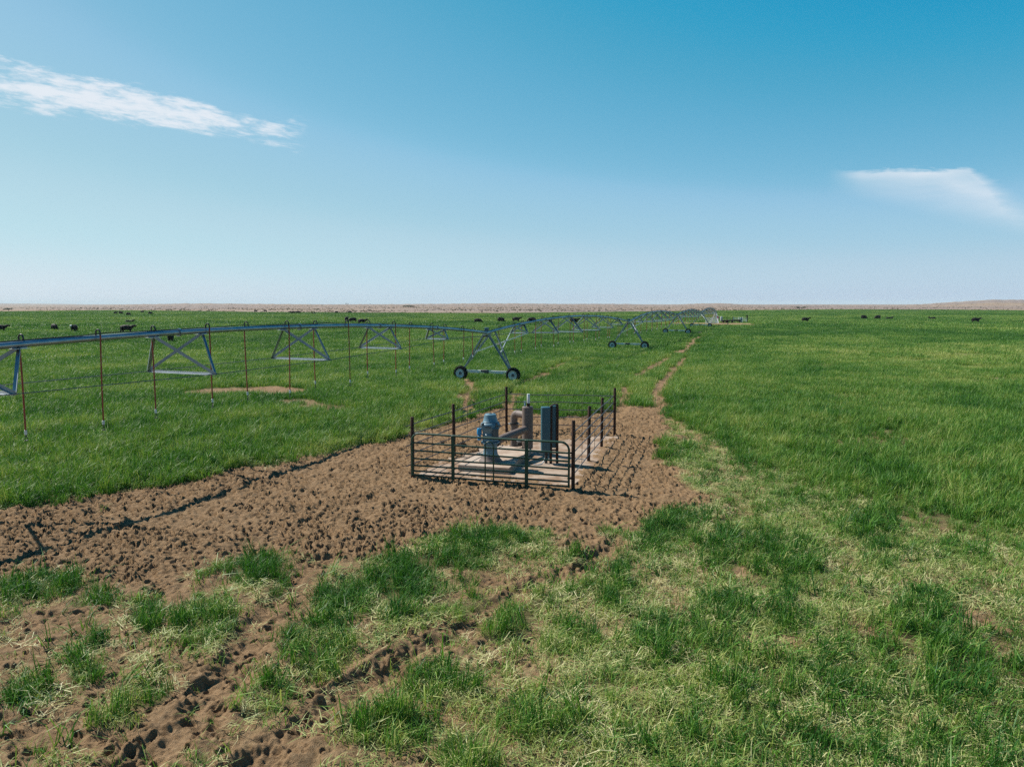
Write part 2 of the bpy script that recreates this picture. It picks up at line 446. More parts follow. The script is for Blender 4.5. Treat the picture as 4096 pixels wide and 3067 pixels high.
# wheel ruts in the trampled foreground: (points, half width, depth)
RUTS = [([g22(*p) for p in [(1330, 1170), (1270, 1230), (1160, 1270), (1060, 1320), (960, 1380), (860, 1425), (760, 1500), (660, 1570), (580, 1640), (480, 1720)]], 0.34, 0.10),
        ([g22(*p) for p in [(700, 1210), (640, 1270), (590, 1330), (540, 1390), (490, 1470), (420, 1560), (330, 1650), (250, 1760)]], 0.40, 0.07),
        ([g22(*p) for p in [(-80, 1560), (120, 1590), (260, 1620), (330, 1700)]], 0.35, 0.05),
        ([g22(*p) for p in [(-50, 1350), (110, 1340), (180, 1330)]], 0.35, 0.03)]
EDGE_PX = [(-2600, 1250), (-300, 1247), (0, 1248), (450, 1242), (1000, 1250), (1500, 1253), (2000, 1255), (2400, 1250), (2800, 1245), (3000, 1242), (3500, 1238), (4096, 1243), (4600, 1245), (7000, 1250)]
_eu = np.array([(p[0] - 2048) / FPX for p in EDGE_PX]); _ed = np.array([gpx(*p)[1] for p in EDGE_PX])
_ea = np.arctan(_eu); _er = _ed / np.cos(_ea)


def edge_r(az): return np.interp(az, _ea, _er)


# ridge line seen against the sky: photo columns and rows
RIDGE = [(-3000, 1216), (-400, 1221), (0, 1224), (300, 1223), (430, 1221), (560, 1217), (750, 1214), (1000, 1215), (1300, 1217.5), (1600, 1216.5), (1900, 1213.5), (2100, 1214), (2300, 1216), (2450, 1215),
         (2650, 1219), (2800, 1214), (2880, 1213.5), (3000, 1218.5), (3300, 1219), (3600, 1220), (3700, 1215), (3850, 1207), (3960, 1202), (4096, 1203), (4400, 1206), (7000, 1216)]
_ra = np.arctan([(p[0] - 2048) / FPX for p in RIDGE]); _ry = np.array([HOR - p[1] for p in RIDGE]) / FPX
RIDGE_R = 3200.0
BLOBS = [  # big tufts that stand in the trampled foreground, in the 2212-wide picture: x, y, rx, ry
    (95, 1262, 85, 28), (20, 1275, 60, 25), (205, 1310, 48, 30), (320, 1330, 42, 45), (445, 1350, 75, 62), (545, 1228, 75, 32), (440, 1225, 32, 20), (180, 1440, 38, 36), (210, 1388, 18, 22),
    (560, 1505, 72, 48), (690, 1395, 85, 70), (730, 1300, 60, 36), (860, 1270, 100, 75), (1000, 1195, 85, 40), (1085, 1165, 60, 22), (1315, 1118, 42, 30), (770, 1195, 40, 15), (400, 1640, 50, 36),
    (1290, 1225, 75, 40), (1330, 1290, 45, 40), (1425, 1150, 75, 45), (1490, 1110, 50, 30), (1190, 1280, 50, 34), (1090, 1350, 55, 34), (1240, 1380, 70, 35), (1560, 1190, 60, 45), (1700, 1210, 80, 65),
    (1640, 1170, 50, 40), (1900, 1190, 40, 50), (1330, 1450, 50, 55), (1200, 1550, 120, 70), (960, 1480, 90, 45), (840, 1580, 110, 50), (1020, 1640, 70, 50), (1440, 1380, 85, 60), (1560, 1330, 80, 60),
    (1700, 1330, 50, 45), (1880, 1140, 60, 40), (2000, 1330, 70, 60), (1620, 1500, 110, 80), (1830, 1450, 100, 80), (2050, 1450, 120, 100), (1420, 1600, 90, 70), (1700, 1620, 160, 60), (2100, 1600, 140, 80), (250, 1560, 60, 30), (60, 1500, 60, 40), (300, 1500, 70, 30)]


def cover(x, y):
    """how much standing grass (g), trampled straw (s) and how tall (h) at each ground point"""
    x = np.asarray(x, float); y = np.asarray(y, float)
    px, py = proj(x, y); U = np.clip(px * 2212 / 4096, -1500, 3800); V = np.clip(py * 2212 / 4096, 600, 2300)
    n = fbm(x, y, 1.1, 4, 11); n2 = fbm(x, y, 3.5, 3, 23); n3 = fbm(x, y, 0.45, 3, 31)
    sd = poly_sd(x, y, DIRT) + (n - 0.5) * 1.3 + (n3 - 0.5) * 0.5
    # line between the dense crop and the trampled foreground
    lineV = np.interp(U, [0, 1440, 1500, 1600, 1700, 1850, 2000, 2212, 2600], [1100, 890, 915, 960, 1000, 1055, 1085, 1120, 1180])
    right = sst(1300, 1440, U)
    lower = np.where(U < 1440, (V > 1095).astype(float), sst(-30, 110, V - lineV))
    lower = np.maximum(lower * np.where(U < 1440, 1, 1), 0)
    # dense crop
    big = fbm(x, y, 26, 3, 5); mid = fbm(x, y, 7, 3, 8)
    g_l = 1.0 - 0.55 * sst(0.60, 0.80, mid) * sst(1500, 1700, U) * sst(690, 800, V)
    thin = np.exp(-(((U - 1930) / 230) ** 2 + ((V - 768) / 22) ** 2)) * sst(0.38, 0.58, fbm(x, y, 7, 3, 77))
    thin = np.maximum(thin, 0.45 * np.exp(-(((U - 1720) / 130) ** 2 + ((V - 752) / 16) ** 2)) * sst(0.40, 0.58, fbm(x, y, 7, 3, 78)))
    thin = np.maximum(thin, 0.8 * np.exp(-(((U - 2120) / 160) ** 2 + ((V - 815) / 25) ** 2)) * sst(0.40, 0.58, fbm(x, y, 5, 3, 79)))
    g_l = g_l * (1 - 0.8 * thin)
    # trampled zone
    bias = np.interp(U, [0, 400, 800, 1200, 1600, 2000, 2212], [0.06, 0.08, 0.15, 0.26, 0.36, 0.50, 0.58])
    bias = bias + 0.08 * sst(1350, 1600, V) * sst(500, 900, U) - 0.06 * sst(1350, 1200, V)
    cl = 0.62 * n + 0.38 * n2
    g_t = sst(0.60, 0.40, 1 - (cl + (bias - 0.5) * 0.55)) * 0.8
    blob = np.zeros_like(g_t); n4 = fbm(x, y, 0.22, 2, 37)
    for bx, by, rx, ry in BLOBS:
        q = ((U - bx) / rx) ** 2 + ((V - by) / ry) ** 2
        blob = np.maximum(blob, sst(1.7, 0.1, q))
    g_t = np.maximum(g_t, sst(0.34, 0.98, blob * 0.70 + 0.42 * n3 + 0.30 * n + 0.25 * n4 - 0.16))
    g = g_l * (1 - lower) + g_t * lower
    bare = sst(0.15, -0.15, sd)
    stub = bare * sst(0.80, 0.86, n) * sst(1060, 1130, V) * 0.5        # odd sprouts in the bare ground
    g = g * (1 - bare) + stub
    for pts, w, k in TRACKS:
        d = line_d(x, y, pts) + (n - 0.5) * 0.55
        g = g * (1 - k * sst(w * 1.35, w * 0.85, d))
    rutm = np.zeros_like(g)
    for pts, w, dp in RUTS:
        d = line_d(x, y, pts) + (n - 0.5) * 0.6
        g = g * (1 - 0.95 * sst(w * 1.3, w * 0.8, d)); rutm = np.maximum(rutm, sst(w * 1.35, w * 0.8, d))
    # trampled pale straw: foreground right, strips along the crop edge
    s = lower * (1 - bare) * np.interp(U, [0, 500, 1000, 1400, 1700, 2212], [0.13, 0.20, 0.40, 0.80, 1.0, 0.85]) * sst(0.22, 0.58, fbm(x, y, 1.6, 3, 41))
    s = np.maximum(s, np.exp(-(((U - 1680) / 170) ** 2 + ((V - 1060) / 75) ** 2)) * (0.55 + 0.45 * n))
    s = np.maximum(s, 0.9 * np.exp(-(((U - 1600 - (V - 900) * 0.75) / 45) ** 2)) * sst(860, 930, V) * sst(1080, 1000, V))
    s = np.maximum(s, 0.8 * np.exp(-(np.maximum(np.abs(sd - 0.4), 0) / 0.7) ** 2) * (U < 1010) * (U > 420) * (V < 1080) * sst(350, 650, U))
    s = np.maximum(s, 0.7 * thin)
    s = s * (1 - bare * 0.93) * (1 - 0.9 * rutm)
    inside = sst(1.5, -1.5, np.hypot(x, y) - edge_r(np.arctan2(x, np.maximum(y, 1e-3)))) * (y > -20)
    # dirt round the pivot point
    pvd = np.hypot((x - PV[0] + 4) / 15, (y - PV[1] + 10) / 17) + (n2 - 0.5) * 0.7
    g = g * (1 - 0.9 * sst(1.05, 0.75, pvd) * (y > 150)); s = np.maximum(s, 0.5 * sst(1.3, 0.9, pvd) * (y > 150))
    return g * inside, s * inside, lower, big, inside, sd


def relief(x, y):
    """broad lie of the land (no clods): flat field, rising scrub, low ridges"""
    x = np.asarray(x, float); y = np.asarray(y, float)
    r = np.hypot(x, y); az = np.arctan2(x, y); azc = np.clip(az, -1.25, 1.25)
    z = -0.16 * np.exp(-((x - 14.6) ** 2 + (y - 92) ** 2) / 600.0)
    er = edge_r(azc)
    top = CAM_H + np.interp(azc, _ra, _ry) * RIDGE_R + (fbm(np.degrees(azc) * 4, r * 0 + 3, 1.0, 3, 91) - 0.5) * 3.0
    t = sst(0, 1, (r - er * 1.35) / (RIDGE_R - er * 1.35)) 
    roll = (fbm(x, y, 420, 4, 61) - 0.5) * 2.6 * sst(er * 1.4, er * 3, r) * sst(RIDGE_R * 1.0, RIDGE_R * 0.8, r)
    rise = np.minimum(top, top) * t + roll - 1.2 * sst(0.9, 1.3, r / er) * (1 - t) * sst(0, 0.3, t)
    far = np.where(r > RIDGE_R, top * sst(RIDGE_R + 2500, RIDGE_R, r) , rise)
    # a farther blue ridge on the left
    far2 = (CAM_H + 9500 * np.interp(azc, np.arctan((np.array([-3000, 0, 120, 300, 420, 520]) - 2048) / FPX), np.array([3, 2.2, 1.6, -0.2, -3.2, -12]) / FPX)) * np.exp(-((r - 9500) / 1600) ** 2)
    far = np.maximum(far, np.where(r > 6000, far2, -1e9))
    return z + np.where(r > er, far, 0.0) * (y > -5)


def gz(x, y): return float(relief(np.array([x]), np.array([y]))[0])


# ------------------------------------------------------------------ ground sheet
AH = 0.80


def build_ground():
    da = 0.0020
    fine = np.arange(-AH, AH + 0.0001, da); coarse = np.linspace(fine[-1], 2 * math.pi - AH, 60)[1:-1]
    ang = np.concatenate([fine, coarse]); na = len(ang); nf = len(fine)
    r = [0.6, 1.5, 2.6, 3.6, 4.6]
    while r[-1] < 41: r.append(r[-1] * (1 + da * 1.05))
    nfine = len(r)
    k = da
    while r[-1] < 16000:
        k = min(k * 1.06, 0.028); r.append(r[-1] * (1 + k))
    r = np.array(r); nr = len(r)
    RR, AA = np.meshgrid(r, ang, indexing='ij'); X = RR * np.sin(AA); Y = RR * np.cos(AA)
    z = relief(X, Y)
    g, s, lower, big, inside, sd = cover(X, Y)
    bare = np.clip(1 - g * 1.5, 0, 1) * inside
    near = sst(85, 55, RR)
    # clods and lumps
    b1 = fbm(X, Y, 0.55, 4, 101, 0.6) - 0.5; b2 = fbm(X, Y, 0.16, 3, 131, 0.6) - 0.5; b3 = fbm(X, Y, 2.2, 3, 151) - 0.5
    z = z + near * (b3 * 0.10 + (0.25 + 0.75 * bare) * (b1 * 0.16 + b2 * 0.12))
    for pts, w, dp in RUTS:
        d = line_d(X, Y, pts) + b1 * 0.45 + b2 * 0.2; dp = dp * (0.55 + 0.6 * sst(0.36, 0.62, fbm(X, Y, 1.5, 2, 161)))
        z = z - near * dp * sst(w, w * 0.35, d) + near * dp * 0.55 * np.exp(-((d - w * 1.25) / (0.28 * w)) ** 2)
    for pts, w, kk in TRACKS:
        d = line_d(X, Y, pts) + b1 * 0.3
        z = z - near * 0.06 * sst(w, w * 0.4, d)
    # rougher heaps inside the pen on its left and by the back fence, and the churned strip on its right
    pen = [P1, P7, P4, P3]
    hp = gpx(1845, 1790); z = z + 0.22 * np.exp(-(((X - hp[0]) / 1.0) ** 2 + ((Y - hp[1]) / 1.2) ** 2)) * (0.55 + 1.6 * (b1 + 0.5) * 0.6)
    hp = gpx(2240, 1735); z = z + 0.16 * np.exp(-(((X - hp[0]) / 1.2) ** 2 + ((Y - hp[1]) / 1.0) ** 2)) * (0.4 + 1.6 * (b1 + 0.5) * 0.6)
    hp = gpx(2470, 1850); ch = np.exp(-(((X - hp[0]) / 1.5) ** 2 + ((Y - hp[1]) / 3.0) ** 2))
    z = z * (1 - 0.55 * ch)
    # hoof prints
    rng = np.random.default_rng(5); R0 = 5.0
    cnt = 0
    N = 190000
    rr = np.sqrt(rng.uniform(6.0 ** 2, 46.0 ** 2, N)); aa = rng.uniform(-0.85, 0.85, N)
    hx = rr * np.sin(aa); hy = rr * np.cos(aa)
    hg, hs, hl, _, hin, hsd = cover(hx, hy)
    dens = np.where(hsd < 0.2, 1.0, np.clip(0.42 - hg, 0, 1)) * (0.35 + 0.65 * sst(0.25, 0.6, fbm(hx, hy, 2.0, 3, 201)))
    dens = dens * np.where((hl > 0.5) & (hsd > 0.2), 0.45, 1.0) * (1 - 0.75 * np.exp(-(((hx - hp[0]) / 1.5) ** 2 + ((hy - hp[1]) / 3.0) ** 2)))
    keep = rng.uniform(0, 1, N) < dens * 0.80
    lr = np.log(r)
    for x0, y0 in zip(hx[keep], hy[keep]):
        rad = rng.uniform(0.045, 0.10); dep = rng.uniform(0.035, 0.095) * (1.3 if rng.uniform() < 0.2 else 1); th = rng.uniform(0, math.pi); el = rng.uniform(0.45, 0.85)
        r0 = math.hypot(x0, y0); a0 = math.atan2(x0, y0); m = rad * 2.0
        i0, i1 = np.searchsorted(r, [r0 - m, r0 + m]); j0 = int((a0 - m / r0 + AH) / da); j1 = int((a0 + m / r0 + AH) / da) + 2
        if j0 < 0 or j1 >= nf: continue
        xs = X[i0:i1, j0:j1] - x0; ys = Y[i0:i1, j0:j1] - y0
        c_, s_ = math.cos(th), math.sin(th); q = np.sqrt(((xs * c_ + ys * s_) / rad) ** 2 + ((ys * c_ - xs * s_) / (rad * el)) ** 2)
        z[i0:i1, j0:j1] += -dep * sst(1.18, 0.35, q) + dep * 0.36 * np.exp(-((q - 1.38) / 0.32) ** 2)
        cnt += 1
    # flatten under the slab and the block
    sl = poly_sd(X, Y, SLAB) + (fbm(X, Y, 0.9, 3, 171) - 0.40) * 1.3 + b2 * 0.35
    z = np.where(sl < -0.12, np.minimum(z, -0.03), np.where(sl < 0.25, z * 0.5 + 0.045 + b2 * 0.03, z))
    bl = poly_sd(X, Y, BLK_IN); z = np.where(bl < 0, -0.03, z)
    global GZ_GRID
    GZ_GRID = (r, z, da, nf)
    verts = np.stack([X, Y, z], -1).reshape(-1, 3)
    ctr = len(verts); verts = np.vstack([verts, [[0, 0, 0]]])
    I = np.arange(nr - 1)[:, None] * na; J = np.arange(na)[None, :]; J1 = (J + 1) % na
    quads = np.stack([I + J, I + J1, I + na + J1, I + na + J], -1).reshape(-1, 4)[:, ::-1]
    tri = np.stack([np.full(na, ctr), np.arange(na), (np.arange(na) + 1) % na], -1)[:, ::-1]
    me = bpy.data.meshes.new('ground')
    nq, ntri = len(quads), len(tri)
    me.vertices.add(len(verts)); me.vertices.foreach_set('co', verts.astype(np.float32).ravel())
    me.loops.add(nq * 4 + ntri * 3); me.loops.foreach_set('vertex_index', np.concatenate([quads.ravel(), tri.ravel()]).astype(np.int32))
    me.polygons.add(nq + ntri)
    me.polygons.foreach_set('loop_start', np.concatenate([np.arange(nq) * 4, nq * 4 + np.arange(ntri) * 3]).astype(np.int32))
    me.update(calc_edges=True)
    me.polygons.foreach_set('use_smooth', np.ones(nq + ntri, bool))
    for nm, arr in (('grass', g), ('straw', s), ('field', inside), ('lower', lower)):
        a = me.attributes.new(nm, 'FLOAT', 'POINT'); a.data.foreach_set('value', np.append(arr.ravel(), 0.5).astype(np.float32))
    print('ground', len(verts), 'prints', cnt)
    return me


def gsurf(x, y):
    """height of the finished ground sheet"""
    r, z, da, nf = GZ_GRID
    x = np.asarray(x, float); y = np.asarray(y, float)
    rr = np.hypot(x, y); i = np.clip(np.searchsorted(r, rr) - 1, 0, len(r) - 2); j = (np.arctan2(x, y) + AH) / da
    j = np.clip(j, 0, nf - 2); j0 = j.astype(int); fj = j - j0; fi = np.clip((rr - r[i]) / (r[i + 1] - r[i]), 0, 1)
    return (z[i, j0] * (1 - fj) + z[i, j0 + 1] * fj) * (1 - fi) + (z[i + 1, j0] * (1 - fj) + z[i + 1, j0 + 1] * fj) * fi


BLK_IN = [gpx(1850, 1850), gpx(2030, 1862), gpx(2115, 1796), gpx(1975, 1784)]
SLAB = [gpx(*p) for p in [(1668, 1903), (1800, 1912), (2000, 1926), (2150, 1936), (2292, 1950), (2318, 1920), (2370, 1868), (2432, 1800), (2478, 1748), (2400, 1745), (2270, 1758), (2150, 1765), (2000, 1782), (1880, 1790), (1800, 1832), (1735, 1862)]]


def ground_mat(nt):
    k = NB(nt); p = k.pos()
    ga = k.attr('grass').outputs['Fac']; sa = k.attr('straw').outputs['Fac']; fi = k.attr('field').outputs['Fac']; lo = k.attr('lower').outputs['Fac']
    # bare sandy soil
    n1 = k.noise(1.3, 5, 0.6, p); n2 = k.noise(14, 5, 0.7, p); n3 = k.noise(70, 3, 0.6, p)
    soil = k.mix(k.rng(n1, 0.3, 0.7), (0.172, 0.104, 0.052), (0.225, 0.141, 0.074))
    soil = k.mix(k.rng(n2, 0.35, 0.75), soil, (0.275, 0.184, 0.104))
    soil = k.mix(0.55, soil, k.mix(n3, (0.35, 0.35, 0.35), (1.6, 1.6, 1.6)), 'MULTIPLY')
    # leaf litter and thatch under the crop
    straw = k.mix(k.noise(30, 4, 0.7, p), (0.20, 0.175, 0.075), (0.36, 0.31, 0.16))
    f_st = k.math('MULTIPLY', sa, k.rng(k.noise(9, 4, 0.7, p), 0.35, 0.6), True)
    base = k.mix(k.math('MULTIPLY', f_st, 0.75), soil, straw)
    under = k.mix(k.noise(20, 3, 0.7, p), (0.075, 0.085, 0.030), (0.17, 0.125, 0.060))
    # far crop seen as one sheet
    sep = nt.nodes.new('ShaderNodeSeparateXYZ'); nt.links.new(p, sep.inputs[0])
    far = k.rng(sep.outputs[1], 34, 70)
    m1 = k.noise(0.05, 5, 0.6, p); m2 = k.noise(0.5, 4, 0.65, p)
    crop = k.mix(k.rng(m1, 0.3, 0.7), (0.042, 0.118, 0.018), (0.068, 0.138, 0.025))
    crop = k.mix(k.rng(m2, 0.4, 0.75), crop, (0.08, 0.135, 0.030))
    grassy = k.mix(far, under, crop)
    col = k.mix(k.rng(ga, 0.15, 0.7), base, grassy)
    # dry scrub beyond the crop
    s1 = k.noise(0.012, 5, 0.6, p); s2 = k.noise(0.11, 5, 0.75, p); s3 = k.noise(0.0025, 4, 0.6, p)
    scrub = k.mix(k.rng(s1, 0.35, 0.65), (0.225, 0.155, 0.105), (0.29, 0.215, 0.155))
    scrub = k.mix(k.rng(s3, 0.35, 0.65), scrub, (0.205, 0.16, 0.145))
    scrub = k.mix(k.math('MULTIPLY', k.rng(s2, 0.45, 0.75), 0.5), scrub, (0.17, 0.14, 0.105))
    col = k.mix(fi, scrub, col)
    h = k.math('ADD', k.math('MULTIPLY', n2, 0.6), k.math('MULTIPLY', n3, 0.5))
    return k.pbr(col, 0.95, 0, 0.15, k.bump(h, 1.0, 0.05))


M['ground'] = mat('soil_and_crop_ground', ground_mat)
ground = kind(obj('ground', build_ground(), 'ground'), 'structure')

# slab and block inside the pen
def slab_obj():
    me = bpy.data.meshes.new('concrete_slab'); bm = bmesh.new()
    pts = []
    for i in range(len(SLAB)):
        a = SLAB[i - 1]; b = SLAB[i]
        for t in np.linspace(0, 1, 6)[:-1]:
            q = a + (b - a) * t; nn = RNG.normal(0, 0.03, 2); pts.append((q[0] + nn[0], q[1] + nn[1]))
    vs = [bm.verts.new((x, y, 0.035)) for x, y in pts]; f = bm.faces.new(vs)
    if f.normal.z < 0: f.normal_flip()
    r = bmesh.ops.extrude_face_region(bm, geom=[f])
    for v in r['geom']:
        if isinstance(v, bmesh.types.BMVert): v.co.z = -0.15
    bmesh.ops.recalc_face_normals(bm, faces=bm.faces); bm.to_mesh(me); bm.free(); return me


sl = kind(obj('concrete_slab', slab_obj(), 'slab'), 'structure')

BLK_Z = 0.24
BLK = [gpx(1832, 1858, BLK_Z), gpx(2038, 1872, BLK_Z), gpx(2126, 1792, BLK_Z), gpx(1965, 1778, BLK_Z)]


def block():
    c = sum(BLK) / 4; root = tag(obj('concrete_block', block_mesh(c), 'concrete', None, (c[0], c[1], 0)), 'low pale concrete block that the grey irrigation pump stands on', 'concrete block')
    return root


def block_mesh(c):
    bm = bmesh.new(); top = [bm.verts.new((p[0] - c[0], p[1] - c[1], BLK_Z)) for p in BLK]; bot = [bm.verts.new((p[0] - c[0], p[1] - c[1], 0.0)) for p in BLK]
    bm.faces.new(top); bm.faces.new(bot[::-1])
    for i in range(4): bm.faces.new((bot[i], bot[(i + 1) % 4], top[(i + 1) % 4], top[i]))
    bmesh.ops.recalc_face_normals(bm, faces=bm.faces)
    bmesh.ops.bevel(bm, geom=[e for e in bm.edges], offset=0.018, segments=2, affect='EDGES')
    me = bpy.data.meshes.new('concrete_block'); bm.to_mesh(me); bm.free(); return me


block()

# ================================================================== pen round the pump
def V3(p, z=0.0): return Vector((float(p[0]), float(p[1]), z))


def build_pen():
    base = V3(P1); root = thing('pen_fence', 'rusty post and rod fence on three sides round the irrigation pump', 'fence', base)
    pm = MB().lathe([(0.058, -0.25), (0.058, 1.0), (0.056, 2.0), (0.048, 2.012)], 12).mesh('post', True); pm.materials.append(M['rust'])
    for p, h in ((P1, 1.92), (P2, 1.93), (P3, 1.98), (P4, 2.0), (P5, 1.93), (P6, 1.96), (P7, 2.08)):
        obj('post', pm, None, root, V3(p) - base, (random.uniform(-.012, .012), random.uniform(-.012, .012), random.uniform(0, 6)), (1, 1, h / 2.0))
    ZS = (1.66, 1.35, 1.03, 0.71, 0.37)
    sides = [(P1, P3, -0.25, 0.0, [1668, 1741, 1806, 1826, 1880, 1928, 1970, 2007]), (P3, P4, 0.0, 0.06, [2063, 2192, 2327, 2440]), (P7, P4, 0.0, 0.10, [2310, 2338, 2364, 2388, 2427, 2444])]
    for si, (A, B, e0, e1, stays) in enumerate(sides):
        A = V3(A); B = V3(B); d = (B - A).normalized(); side = Vector((-d.y, d.x, 0)) * (0.075 if si != 2 else 0.075)
        for zi, z in enumerate(ZS):
            pts = []
            n = 9
            for i in range(n):
                q = A + d * e0 + (B - A + d * (e1 - e0)) * (i / (n - 1)) + side
                q.z = z + math.sin(i * 1.3 + zi * 2.1 + si) * 0.012; pts.append(q - base)
            obj('rail', MB().tube(pts, 0.018, 7), 'rust_rod', root)
        for sx in stays:
            q = V3(on_line(sx, A, B)) + side * 1.25
            obj('stay', MB().tube([q - base + Vector((0, 0, 0.30)), q - base + Vector((0.004, 0, 1.0)), q - base + Vector((0, 0, 1.70))], 0.0085, 5), 'stay', root)
    return root


def build_gate():
    A = V3(P1) + Vector((0.02, -0.13, 0)); B = V3(P7) + Vector((-0.13, -0.02, 0)); d = (B - A).normalized(); L = (B - A).length
    root = thing('tube_gate', 'green seven-bar tube gate across the near side of the pump pen', 'gate', A)
    H0, H1 = 0.07, 1.43; rad = 0.24
    # outer frame: rounded upper corners
    pts = [Vector((0, 0, H0))]
    for i in range(7):
        a = math.pi - i / 6 * math.pi / 2; pts.append(d * (rad + rad * math.cos(a)) + Vector((0, 0, H1 - rad + rad * math.sin(a))))
    for t in np.linspace(0.15, 0.85, 5): pts.append(d * (L * t) + Vector((0, 0, H1 - 0.012 * math.sin(t * 3.1))))
    for i in range(7):
        a = math.pi / 2 - i / 6 * math.pi / 2; pts.append(d * (L - rad + rad * math.cos(a)) + Vector((0, 0, H1 - rad + rad * math.sin(a))))
    pts.append(d * L + Vector((0, 0, H0)))
    obj('frame', MB().tube(pts, 0.033, 10), 'gate_green', root)
    for i, fz in enumerate((0.0, 0.10, 0.232, 0.393, 0.579, 0.768)):
        z = H0 + 0.03 + (H1 - H0 - 0.03) * fz; rr_ = 0.028
        obj('rail', MB().tube([d * (L * t) + Vector((0, 0, z - 0.012 * math.sin(t * 3.14 + i))) for t in (0.003, 0.25, 0.5, 0.75, 0.997)], rr_, 8), 'gate_green', root)
    nrm = Vector((d.y, -d.x, 0))                                    # towards the camera
    for px in (1814, 2107):
        q = V3(on_line(px, A, B)) - A + nrm * 0.034
        obj('upright', MB().box((q.x, q.y, (H0 + H1) / 2 - 0.02), (0.11, 0.022, H1 - H0 + 0.06), math.atan2(d.y, d.x), 0.006), 'gate_green', root)
    a = V3(on_line(1943, A, B)) - A + nrm * 0.045; b = V3(on_line(1976, A, B)) - A + nrm * 0.045; w = (b - a).length / 2; c = (a + b) / 2
    pts = [a + Vector((0, 0, H0 - 0.02)), a + Vector((0, 0, 0.7)), a + Vector((0, 0, 1.32 - w))]
    for i in range(1, 7): t = math.pi - i / 7 * math.pi; pts.append(c + d * (w * math.cos(t)) + Vector((0, 0, 1.32 - w + w * math.sin(t))))
    pts += [b + Vector((0, 0, 1.32 - w)), b + Vector((0, 0, 0.7)), b + Vector((0, 0, H0 - 0.02))]
    obj('arched_brace', MB().tube(pts, 0.021, 8), 'gate_green', root)
    for z in (0.35, 1.12):
        obj('hinge', MB().box((d * (L + 0.02))[:2] + (z,) if False else ((d * (L + 0.02)).x, (d * (L + 0.02)).y, z), (0.12, 0.03, 0.05), math.atan2(d.y, d.x)), 'rust', root)
    ch = [Vector((-0.02, -0.03, 1.15)), Vector((-0.06, 0.02, 1.08)), Vector((-0.02, 0.12, 1.04)), Vector((0.05, 0.10, 1.09)), Vector((0.06, 0.0, 1.13))]
    obj('latch_chain', MB().tube(ch, 0.011, 6), 'dark_steel', root)


PU = gpx(1962, 1843, BLK_Z); CO = gpx(2110, 1791, BLK_Z); VP = gpx(2056, 1650, 1.45)


